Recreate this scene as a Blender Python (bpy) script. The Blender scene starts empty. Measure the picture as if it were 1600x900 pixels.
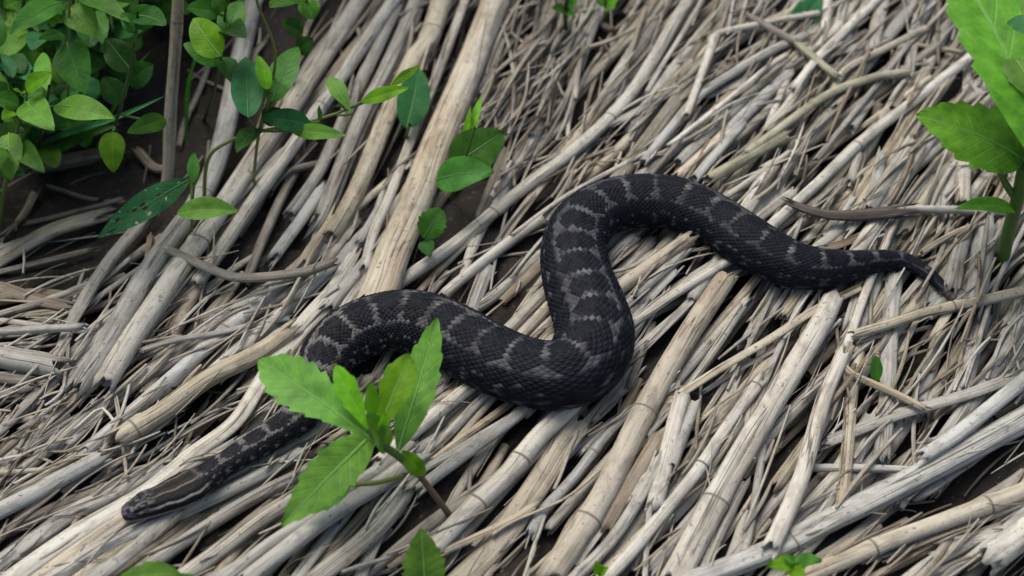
import bpy, math, random
import numpy as np
from mathutils import Vector

RNG = np.random.default_rng(7)
random.seed(7)
R = math.radians
scene = bpy.context.scene
C = scene.collection

# ------------------------------------------------------------------ camera, sky, sun, exposure
PITCH = R(46.0)
LENS = 50.0
FPX = 1600 * LENS / 36.0
DIST = 0.70
TARGET = np.array([0.0, 0.0, 0.03])
FWD = np.array([0.0, math.cos(PITCH), -math.sin(PITCH)])
UPV = np.array([0.0, math.sin(PITCH), math.cos(PITCH)])
RIGHT = np.array([1.0, 0.0, 0.0])
CAM = TARGET - FWD * DIST
cam_data = bpy.data.cameras.new('camera')
cam = bpy.data.objects.new('camera', cam_data)
C.objects.link(cam)
cam.location = CAM
cam.rotation_euler = (math.pi / 2 - PITCH, 0, 0)
cam_data.lens = LENS
cam_data.sensor_width = 36
cam_data.clip_start = 0.01
cam_data.clip_end = 200
cam_data.dof.use_dof = True
cam_data.dof.focus_distance = 0.69
cam_data.dof.aperture_fstop = 7.0
scene.camera = cam

SUN_EL, SUN_AZ = R(62), R(-35)          # azimuth measured from +y towards +x
world = bpy.data.worlds.new('World')
scene.world = world
world.use_nodes = True
wn = world.node_tree.nodes
wl = world.node_tree.links
bg = wn['Background']
sky = wn.new('ShaderNodeTexSky')
sky.sky_type = 'NISHITA'
sky.sun_disc = False
sky.sun_elevation = SUN_EL
sky.sun_rotation = SUN_AZ
sky.dust_density = 6.0
sky.air_density = 1.0
sky.ozone_density = 1.0
wl.new(sky.outputs[0], bg.inputs[0])
bg.inputs[1].default_value = 0.09
sun_data = bpy.data.lights.new('sun', 'SUN')
sun_data.energy = 1.1
sun_data.angle = R(35)
sun_data.color = (1.0, 0.975, 0.945)
sun = bpy.data.objects.new('sun', sun_data)
C.objects.link(sun)
sd = Vector((math.sin(SUN_AZ) * math.cos(SUN_EL), math.cos(SUN_AZ) * math.cos(SUN_EL), math.sin(SUN_EL)))
sun.rotation_euler = sd.to_track_quat('Z', 'Y').to_euler()
scene.view_settings.view_transform = 'Standard'
scene.view_settings.look = 'None'
scene.view_settings.gamma = 1
scene.view_settings.use_curve_mapping = False
scene.view_settings.exposure = 0.68
scene.render.engine = 'CYCLES'
scene.cycles.use_denoising = True
scene.cycles.max_bounces = 8
scene.cycles.diffuse_bounces = 3

# ------------------------------------------------------------------ pixel <-> world
def rays(P):
    P = np.asarray(P, float).reshape(-1, 2)
    return ((P[:, :1] - 800) / FPX) * RIGHT + (-(P[:, 1:2] - 450) / FPX) * UPV + FWD
def unproject(P, z):
    """pixels + heights -> world points and metres per pixel there"""
    d = rays(P)
    t = (np.asarray(z) - CAM[2]) / d[:, 2]
    return CAM + d * t[:, None], t / FPX
def project(X):
    v = np.asarray(X) - CAM
    f = v @ FWD
    return np.stack([800 + FPX * (v @ RIGHT) / f, 450 - FPX * (v @ UPV) / f], -1)

def spline(P, n=None, step=None):
    """Catmull-Rom through rows of P (any columns), resampled evenly in the first two or three"""
    P = np.asarray(P, float)
    if len(P) == 2:
        Q = np.linspace(0, 1, 40)[:, None] * (P[1] - P[0]) + P[0]
    else:
        E = np.vstack([2 * P[0] - P[1], P, 2 * P[-1] - P[-2]])
        out = []
        for i in range(1, len(E) - 2):
            p0, p1, p2, p3 = E[i - 1], E[i], E[i + 1], E[i + 2]
            t = np.linspace(0, 1, 24, endpoint=False)[:, None]
            out.append(0.5 * (2 * p1 + (p2 - p0) * t + (2 * p0 - 5 * p1 + 4 * p2 - p3) * t ** 2 + (3 * p1 - p0 - 3 * p2 + p3) * t ** 3))
        out.append(P[-1:])
        Q = np.vstack(out)
    k = min(3, Q.shape[1]) if Q.shape[1] != 4 else 2
    k = 2 if k < 3 else 3
    s = np.r_[0, np.cumsum(np.linalg.norm(np.diff(Q[:, :k], axis=0), axis=1))]
    if n is None:
        n = max(4, int(s[-1] / step) + 1)
    u = np.linspace(0, s[-1], n)
    return np.stack([np.interp(u, s, Q[:, j]) for j in range(Q.shape[1])], -1)

def gsmooth(a, sig):
    if sig < 0.3: return a
    n = int(sig * 3) + 1
    k = np.exp(-0.5 * (np.arange(-n, n + 1) / sig) ** 2); k /= k.sum()
    return np.convolve(np.pad(a, n, mode='edge'), k, mode='valid')

def vnoise(n, m, seed=None):
    """smooth 1-D noise, n samples with about m knots, range about -1..1"""
    k = RNG.uniform(-1, 1, m + 3)
    x = np.linspace(0, m, n)
    i = x.astype(int); f = x - i; f = f * f * (3 - 2 * f)
    return k[i] * (1 - f) + k[i + 1] * f

# ------------------------------------------------------------------ height map of the pile
HX0, HX1, HY0, HY1, HRES = -0.85, 0.85, -0.55, 1.0, 0.0015
hx = np.arange(HX0, HX1, HRES); hy = np.arange(HY0, HY1, HRES)
GX, GY = np.meshgrid(hx, hy)
def ground_z(x, y):
    z = 0.006 * np.sin(x * 17 + 1.3) * np.cos(y * 13 + .4) + 0.004 * np.sin(x * 41 + y * 29)
    pit = np.exp(-(((x + 0.27) / 0.15) ** 2 + ((y - 0.17) / 0.11) ** 2))
    return z - 0.022 * pit
HM = ground_z(GX, GY).astype(np.float64)
def hm_idx(x, y):
    return (np.clip(((y - HY0) / HRES).astype(int), 0, len(hy) - 1), np.clip(((x - HX0) / HRES).astype(int), 0, len(hx) - 1))
def hm_get(x, y):
    return HM[hm_idx(np.asarray(x), np.asarray(y))]
def hm_paint(X, ra, rb, f=1.0):
    """raise the map under a tube: centre line X, half width ra, half height rb"""
    d = np.gradient(X[:, :2], axis=0); d /= np.linalg.norm(d, axis=1)[:, None] + 1e-9
    nrm = np.stack([-d[:, 1], d[:, 0]], -1)
    L = np.r_[0, np.cumsum(np.linalg.norm(np.diff(X, axis=0), axis=1))]
    m = max(4, int(L[-1] / 0.0011)); u = np.linspace(0, L[-1], m)
    ip = lambda a: np.interp(u, L, a)
    x, y, z, nx, ny, a, b = ip(X[:, 0]), ip(X[:, 1]), ip(X[:, 2]), ip(nrm[:, 0]), ip(nrm[:, 1]), ip(ra), ip(rb)
    k = max(3, int(2 * a.max() / 0.0011) | 1)
    for o in np.linspace(-1, 1, k):
        I = hm_idx(x + nx * a * o, y + ny * a * o)
        np.maximum.at(HM, I, z + f * b * math.sqrt(max(0, 1 - o * o)))

def settle(P, w, flat=1.0, pct=75, stiff=0.03, slack=0.004, lift=0.0, n=None, sink=0.7):
    """rest a tube traced in pixels (polyline P, width w px per point) on the pile"""
    Q = spline(np.c_[np.asarray(P, float), np.broadcast_to(w, len(P))], step=14) if n is None else spline(np.c_[np.asarray(P, float), np.broadcast_to(w, len(P))], n=n)
    pix, wp = Q[:, :2], Q[:, 2]
    z = np.full(len(pix), 0.03)
    for _ in range(4):
        X, mpp = unproject(pix, z)
        ra = wp * mpp / 2; rb = ra * flat
        d = np.gradient(X[:, :2], axis=0); d /= np.linalg.norm(d, axis=1)[:, None] + 1e-9
        h = hm_get(X[:, 0], X[:, 1])
        for o in (-0.5, 0.5):
            h = np.maximum(h, hm_get(X[:, 0] - d[:, 1] * ra * o, X[:, 1] + d[:, 0] * ra * o))
        s = np.r_[0, np.cumsum(np.linalg.norm(np.diff(X[:, :2], axis=0), axis=1))]
        ds = max(s[-1] / max(1, len(s) - 1), 1e-4)
        A = np.polyfit(s, h, 1); line = np.polyval(A, s)
        env = line + np.percentile(h - line, pct)
        zz = gsmooth(np.maximum(np.minimum(h, env + 0.006), env - slack), stiff / ds)
        z = zz + rb * sink + lift
        z = np.minimum(z, 0.085)
    X, mpp = unproject(pix, z)
    return X, wp * mpp / 2, wp * mpp / 2 * flat, mpp

# ------------------------------------------------------------------ mesh helpers
def mesh_from(name, V, F, uv=None, col=None, smooth=True):
    V = np.ascontiguousarray(V, np.float32); F = np.ascontiguousarray(F, np.int32)
    me = bpy.data.meshes.new(name)
    k = F.shape[1]
    me.vertices.add(len(V)); me.vertices.foreach_set('co', V.ravel())
    me.loops.add(F.size); me.loops.foreach_set('vertex_index', F.ravel())
    me.polygons.add(len(F)); me.polygons.foreach_set('loop_start', np.arange(0, F.size, k, dtype=np.int32))
    if uv is not None:
        l = me.uv_layers.new(name='UVMap'); l.data.foreach_set('uv', np.ascontiguousarray(uv[F.ravel()], np.float32).ravel())
    if col is not None:
        a = me.color_attributes.new('Col', 'FLOAT_COLOR', 'POINT')
        c4 = np.ones((len(V), 4), np.float32); c4[:, :3] = col
        a.data.foreach_set('color', c4.ravel())
    if smooth: me.polygons.foreach_set('use_smooth', np.ones(len(F), bool))
    me.update(); me.validate()
    return me
def link(name, me, mat=None, parent=None, label=None, cat=None, group=None, kind=None):
    o = bpy.data.objects.new(name, me)
    if mat is not None and me is not None and not me.materials: me.materials.append(mat)
    C.objects.link(o)
    if parent is not None: o.parent = parent; o.matrix_parent_inverse = parent.matrix_basis.inverted()
    if label: o['label'] = label
    if cat: o['category'] = cat
    if group: o['group'] = group
    if kind: o['kind'] = kind
    return o
def empty(name, loc, label, cat, group=None):
    o = bpy.data.objects.new(name, None); o.empty_display_size = 0.02
    C.objects.link(o); o.location = [float(v) for v in loc]
    o['label'] = label; o['category'] = cat
    if group: o['group'] = group
    return o

def frames(X, up=np.array([0, 0, 1.0])):
    T = np.gradient(X, axis=0); T /= np.linalg.norm(T, axis=1)[:, None] + 1e-12
    S = np.cross(T, up); S /= np.linalg.norm(S, axis=1)[:, None] + 1e-12
    N = np.cross(S, T)
    return T, S, N
def grid_faces(n, m):
    i, j = np.meshgrid(np.arange(n - 1), np.arange(m - 1), indexing='ij')
    a = i * m + j
    return np.stack([a, a + 1, a + m + 1, a + m], -1).reshape(-1, 4)

def tube(X, ra, rb, seg=14, prof=None, hollow=True, fray=0.0, up=np.array([0, 0, 1.0])):
    """tube with seam underneath; prof (n, seg+1) multiplies the radius; hollow ends"""
    n = len(X); ra = np.broadcast_to(ra, n); rb = np.broadcast_to(rb, n)
    T, S, N = frames(X, up)
    th = np.linspace(0, 2 * np.pi, seg + 1) - np.pi / 2
    pr = np.ones((n, seg + 1)) if prof is None else prof.copy()
    pr[:, -1] = pr[:, 0]
    L = np.r_[0, np.cumsum(np.linalg.norm(np.diff(X, axis=0), axis=1))]
    V = X[:, None] + S[:, None] * (np.cos(th) * pr * ra[:, None])[..., None] + N[:, None] * (np.sin(th) * pr * rb[:, None])[..., None]
    if fray > 0:
        for e, sg in ((0, -1), (-1, 1)):
            j = (RNG.uniform(0, 1, seg + 1) ** 2.5 * 2.2 - 0.6) * fray * ra[e]; j[-1] = j[0]
            V[e] += T[e] * (sg * j)[:, None]
    U = np.broadcast_to(L[:, None], (n, seg + 1))
    W = np.broadcast_to((th + np.pi / 2) * float(np.mean(ra)), (n, seg + 1))
    if hollow:
        def inner(e, sg):
            c = X[e]
            r1 = c + (V[e] - c) * 0.72; r2 = c - sg * T[e] * ra[e] * 2.2 + (V[e] - c) * 0.68; r3 = r2.mean(0) + (r2 - r2.mean(0)) * 0.03
            return [r1, r2, r3]
        a = inner(0, -1); b = inner(-1, 1)
        V = np.concatenate([np.stack(a[::-1]), V, np.stack(b)])
        U = np.concatenate([np.broadcast_to(U[:1], (3, seg + 1)), U, np.broadcast_to(U[-1:], (3, seg + 1))])
        W = np.concatenate([np.broadcast_to(W[:1], (3, seg + 1)), W, np.broadcast_to(W[-1:], (3, seg + 1))])
    uv = np.stack([U, W], -1).reshape(-1, 2)
    return V.reshape(-1, 3), grid_faces(len(V), seg + 1), uv

# ------------------------------------------------------------------ materials
def nodes_of(name):
    m = bpy.data.materials.new(name); m.use_nodes = True
    nt = m.node_tree; nt.nodes.clear()
    return m, nt, nt.nodes, nt.links
def mnode(N, L, op, a, b=None, c=None, clamp=False):
    n = N.new('ShaderNodeMath'); n.operation = op; n.use_clamp = clamp
    for i, v in enumerate((a, b, c)):
        if v is None: continue
        if hasattr(v, 'is_output'): L.new(v, n.inputs[i])
        else: n.inputs[i].default_value = v
    return n.outputs[0]
def noise(N, L, vec, scale, detail=4, rough=0.6, dist=0.0):
    n = N.new('ShaderNodeTexNoise'); n.inputs['Scale'].default_value = scale
    n.inputs['Detail'].default_value = detail; n.inputs['Roughness'].default_value = rough; n.inputs['Distortion'].default_value = dist
    L.new(vec, n.inputs['Vector']); return n.outputs['Fac']
def vscale(N, L, vec, s, off=None):
    n = N.new('ShaderNodeVectorMath'); n.operation = 'MULTIPLY_ADD'
    L.new(vec, n.inputs[0]); n.inputs[1].default_value = s
    if off is not None: L.new(off, n.inputs[2])
    return n.outputs[0]
def mix(N, L, fac, a, b, mode='MIX'):
    n = N.new('ShaderNodeMix'); n.data_type = 'RGBA'; n.blend_type = mode
    for i, v in ((0, fac), (6, a), (7, b)):
        if hasattr(v, 'is_output'): L.new(v, n.inputs[i])
        else: n.inputs[i].default_value = v if i == 0 else (*v, 1)
    return n.outputs[2]
def ramp(N, L, fac, lo, hi):
    n = N.new('ShaderNodeMapRange'); n.inputs[1].default_value = lo; n.inputs[2].default_value = hi; n.clamp = True
    L.new(fac, n.inputs[0]); return n.outputs[0]

def reed_material(name, base, warm, vcol=False, rough=0.62):
    m, nt, N, L = nodes_of(name)
    uv = N.new('ShaderNodeTexCoord').outputs['UV']
    oi = N.new('ShaderNodeObjectInfo')
    off = N.new('ShaderNodeCombineXYZ')
    for i, k in enumerate((37.0, 91.0, 53.0)): L.new(mnode(N, L, 'MULTIPLY', oi.outputs['Random'], k), off.inputs[i])
    o = off.outputs[0]
    streak = noise(N, L, vscale(N, L, uv, (14, 420, 1), o), 1, 5, 0.65)
    fine = noise(N, L, vscale(N, L, uv, (45, 1500, 1), o), 1, 3, 0.6)
    blot = noise(N, L, vscale(N, L, uv, (60, 130, 1), o), 1, 5, 0.65, 0.5)
    wide = noise(N, L, vscale(N, L, uv, (9, 40, 1), o), 1, 3, 0.55)
    spec = noise(N, L, vscale(N, L, uv, (330, 480, 1), o), 1, 2, 0.5)
    crk = noise(N, L, vscale(N, L, uv, (7, 300, 1), o), 1, 2, 0.4)
    if vcol:
        a = N.new('ShaderNodeAttribute'); a.attribute_name = 'Col'; b = a.outputs['Color']
        w = mix(N, L, 1.0, b, (0.86, 0.76, 0.64), 'MULTIPLY')
    else: b, w = base, warm
    c = mix(N, L, ramp(N, L, wide, 0.38, 0.68), b, w)
    dark = mix(N, L, 1.0, c, (0.34, 0.30, 0.26), 'MULTIPLY')
    c = mix(N, L, mnode(N, L, 'MULTIPLY', ramp(N, L, streak, 0.50, 0.76), 0.75), c, dark)
    lite = mix(N, L, 0.45, c, (0.60, 0.60, 0.545))
    c = mix(N, L, mnode(N, L, 'MULTIPLY', ramp(N, L, streak, 0.52, 0.30), 0.55), c, lite)
    c = mix(N, L, mnode(N, L, 'MULTIPLY', ramp(N, L, blot, 0.46, 0.64), 0.75), c, mix(N, L, 1.0, c, (0.55, 0.53, 0.52), 'MULTIPLY'))
    c = mix(N, L, mnode(N, L, 'MULTIPLY', ramp(N, L, spec, 0.63, 0.73), 0.65), c, (0.06, 0.05, 0.045))
    crack = mnode(N, L, 'MULTIPLY', ramp(N, L, mnode(N, L, 'ABSOLUTE', mnode(N, L, 'SUBTRACT', crk, 0.5)), 0.020, 0.004), ramp(N, L, wide, 0.42, 0.55))
    c = mix(N, L, mnode(N, L, 'MULTIPLY', crack, 0.8), c, (0.035, 0.028, 0.022))
    bright = mnode(N, L, 'MULTIPLY_ADD', oi.outputs['Random'], 0.34, 0.86)
    comb = N.new('ShaderNodeCombineColor')
    for i in range(3): L.new(bright, comb.inputs[i])
    c = mix(N, L, 1.0, c, comb.outputs[0], 'MULTIPLY')
    p = N.new('ShaderNodeBsdfPrincipled'); L.new(c, p.inputs['Base Color'])
    p.inputs['Roughness'].default_value = rough; p.inputs['Specular IOR Level'].default_value = 0.3
    bp = N.new('ShaderNodeBump'); bp.inputs['Strength'].default_value = 0.55; bp.inputs['Distance'].default_value = 0.0009
    h = mnode(N, L, 'ADD', mnode(N, L, 'MULTIPLY', streak, 1.0), mnode(N, L, 'MULTIPLY', fine, 0.5))
    h = mnode(N, L, 'SUBTRACT', h, mnode(N, L, 'MULTIPLY', crack, 0.6))
    L.new(h, bp.inputs['Height']); L.new(bp.outputs[0], p.inputs['Normal'])
    out = N.new('ShaderNodeOutputMaterial'); L.new(p.outputs[0], out.inputs[0])
    return m
TINTS = {  # weathered reed colours: base, warm patches
    'p': ((0.54, 0.525, 0.485), (0.50, 0.455, 0.385)),
    'g': ((0.42, 0.415, 0.395), (0.38, 0.355, 0.31)),
    'b': ((0.44, 0.445, 0.44), (0.40, 0.39, 0.36)),
    't': ((0.46, 0.42, 0.34), (0.41, 0.345, 0.25)),
    'w': ((0.54, 0.49, 0.41), (0.47, 0.385, 0.28)),
    'n': ((0.27, 0.225, 0.175), (0.21, 0.16, 0.115)),
    'd': ((0.24, 0.22, 0.19), (0.19, 0.165, 0.13)),
    'v': ((0.38, 0.37, 0.355), (0.32, 0.295, 0.265)),
    'x': ((0.105, 0.088, 0.085), (0.075, 0.058, 0.05)),
    'o': ((0.42, 0.41, 0.30), (0.37, 0.345, 0.24)),
}
WORD = {'x': 'blackish', 'p': 'pale', 'g': 'grey', 'b': 'silvery grey', 't': 'tan', 'w': 'cream', 'n': 'brown', 'd': 'dull brown', 'v': 'mauve grey', 'o': 'olive tan'}
TINTS = {k: tuple(tuple(x * m for x, m in zip(c, (0.985, 1.0, 0.945))) for c in v) for k, v in TINTS.items()}
REED = {k: reed_material('weathered_reed_' + WORD[k].replace(' ', '_'), *v) for k, v in TINTS.items()}
STRAW = reed_material('loose_straw', (0, 0, 0), (0, 0, 0), vcol=True, rough=0.75)

def plain(name, col, rough=0.5, nscale=300, var=0.25, spec=0.3):
    m, nt, N, L = nodes_of(name)
    tc = N.new('ShaderNodeTexCoord').outputs['Object']
    f = noise(N, L, tc, nscale, 4)
    c = mix(N, L, f, tuple(v * (1 - var) for v in col), tuple(min(1, v * (1 + var)) for v in col))
    p = N.new('ShaderNodeBsdfPrincipled'); L.new(c, p.inputs['Base Color']); p.inputs['Roughness'].default_value = rough
    p.inputs['Specular IOR Level'].default_value = spec
    out = N.new('ShaderNodeOutputMaterial'); L.new(p.outputs[0], out.inputs[0])
    return m
NODE_MAT = plain('reed_node', (0.19, 0.165, 0.13), 0.7, 900, 0.5)

def leaf_material(name, base, vein, trans=0.35, rough=0.42, holes=False):
    m, nt, N, L = nodes_of(name)
    tcn = N.new('ShaderNodeTexCoord'); uv = tcn.outputs['UV']
    sep = N.new('ShaderNodeSeparateXYZ'); L.new(uv, sep.inputs[0])
    oi = N.new('ShaderNodeObjectInfo')
    a = mnode(N, L, 'ABSOLUTE', sep.outputs[1])
    q = mnode(N, L, 'SUBTRACT', mnode(N, L, 'MULTIPLY', sep.outputs[0], 9.0), mnode(N, L, 'MULTIPLY', a, 1.7))
    q = mnode(N, L, 'ABSOLUTE', mnode(N, L, 'SUBTRACT', mnode(N, L, 'FRACT', q), 0.5))
    side = mnode(N, L, 'MULTIPLY', ramp(N, L, q, 0.10, 0.0), ramp(N, L, a, 1.0, 0.5))
    mid = ramp(N, L, a, 0.075, 0.03)
    n1 = noise(N, L, tcn.outputs['Object'], 120, 4, 0.6)
    n2 = noise(N, L, tcn.outputs['Object'], 900, 3, 0.6)
    d = tuple(v * 0.62 for v in base); l = (base[0] * 1.35, base[1] * 1.2, base[2] * 1.1)
    c = mix(N, L, ramp(N, L, n1, 0.3, 0.7), d, l)
    c = mix(N, L, mnode(N, L, 'MULTIPLY', side, 0.30), c, vein)
    c = mix(N, L, mnode(N, L, 'MULTIPLY', mid, 0.65), c, vein)
    if holes:
        sp = noise(N, L, tcn.outputs['Object'], 420, 1, 0.4)
        c = mix(N, L, ramp(N, L, sp, 0.70, 0.73), c, (0.55, 0.60, 0.50))
    hsv = N.new('ShaderNodeHueSaturation'); L.new(c, hsv.inputs['Color'])
    L.new(mnode(N, L, 'MULTIPLY_ADD', oi.outputs['Random'], 0.022, 0.487), hsv.inputs['Hue'])
    L.new(mnode(N, L, 'MULTIPLY_ADD', oi.outputs['Random'], 0.4, 0.80), hsv.inputs['Value'])
    c = hsv.outputs[0]
    p = N.new('ShaderNodeBsdfPrincipled'); L.new(c, p.inputs['Base Color']); p.inputs['Roughness'].default_value = rough
    p.inputs['Specular IOR Level'].default_value = 0.18
    bp = N.new('ShaderNodeBump'); bp.inputs['Strength'].default_value = 0.45; bp.inputs['Distance'].default_value = 0.0006
    h = mnode(N, L, 'SUBTRACT', mnode(N, L, 'MULTIPLY', n2, 0.4), mnode(N, L, 'ADD', mnode(N, L, 'MULTIPLY', side, 0.7), mid))
    L.new(h, bp.inputs['Height']); L.new(bp.outputs[0], p.inputs['Normal'])
    t = N.new('ShaderNodeBsdfTranslucent')
    L.new(mix(N, L, 1.0, c, (1.0, 1.2, 0.5), 'MULTIPLY'), t.inputs['Color'])
    ms = N.new('ShaderNodeMixShader'); ms.inputs[0].default_value = trans
    L.new(p.outputs[0], ms.inputs[1]); L.new(t.outputs[0], ms.inputs[2])
    out = N.new('ShaderNodeOutputMaterial'); L.new(ms.outputs[0], out.inputs[0])
    return m
LEAF = {
    'fresh': leaf_material('leaf_fresh_green', (0.135, 0.355, 0.050), (0.23, 0.45, 0.11)),
    'lime': leaf_material('leaf_young_lime', (0.145, 0.42, 0.014), (0.22, 0.50, 0.05), 0.35),
    'broad': leaf_material('leaf_broad_green', (0.135, 0.385, 0.034), (0.20, 0.46, 0.08)),
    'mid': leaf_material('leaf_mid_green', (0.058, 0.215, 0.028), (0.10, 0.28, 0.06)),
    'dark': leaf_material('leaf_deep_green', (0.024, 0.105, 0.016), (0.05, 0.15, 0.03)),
    'blue': leaf_material('leaf_bluish_green', (0.040, 0.190, 0.065), (0.08, 0.25, 0.10)),
    'hole': leaf_material('leaf_insect_eaten', (0.055, 0.24, 0.10), (0.10, 0.28, 0.13), holes=True),
}
STEM = {'ribdark': plain('midrib_green', (0.075, 0.21, 0.05), 0.5, 200), 'rib': plain('midrib_pale_green', (0.14, 0.32, 0.06), 0.5, 200), 'green': plain('stem_green', (0.10, 0.17, 0.035), 0.5, 200), 'yellow': plain('stem_yellow_green', (0.17, 0.20, 0.045), 0.5, 200),
        'brown': plain('stem_purple_brown', (0.13, 0.085, 0.055), 0.6, 200), 'dark': plain('stem_dark_green', (0.045, 0.075, 0.02), 0.6, 200)}

# ------------------------------------------------------------------ ground sheet
gu = np.linspace(-1, 1, 241); gw = np.sign(gu) * (0.9 * np.abs(gu) + 24 * np.abs(gu) ** 7)
gx, gy = np.meshgrid(gw, gw + 0.15)
near = np.exp(-(gx ** 2 + gy ** 2) / 1.2)
gz = ground_z(gx, gy) * near + RNG.normal(0, 0.0015, gx.shape) * near - 0.002
gm, gnt, gN, gL = nodes_of('dark_soil')
gtc = gN.new('ShaderNodeTexCoord').outputs['Object']
gc = mix(gN, gL, noise(gN, gL, gtc, 60, 6), (0.008, 0.007, 0.006), (0.034, 0.026, 0.019))
gc = mix(gN, gL, ramp(gN, gL, noise(gN, gL, gtc, 400, 3), 0.62, 0.70), gc, (0.11, 0.085, 0.055))
gp = gN.new('ShaderNodeBsdfPrincipled'); gL.new(gc, gp.inputs['Base Color']); gp.inputs['Roughness'].default_value = 0.95
gb = gN.new('ShaderNodeBump'); gb.inputs['Strength'].default_value = 0.8; gb.inputs['Distance'].default_value = 0.004
gL.new(noise(gN, gL, gtc, 180, 6), gb.inputs['Height']); gL.new(gb.outputs[0], gp.inputs['Normal'])
gL.new(gp.outputs[0], gN.new('ShaderNodeOutputMaterial').inputs[0])
link('ground', mesh_from('ground', np.stack([gx, gy, gz], -1).reshape(-1, 3), grid_faces(241, 241)), gm, kind='structure',
     label='dark damp soil showing in the gaps between the reeds')

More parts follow.
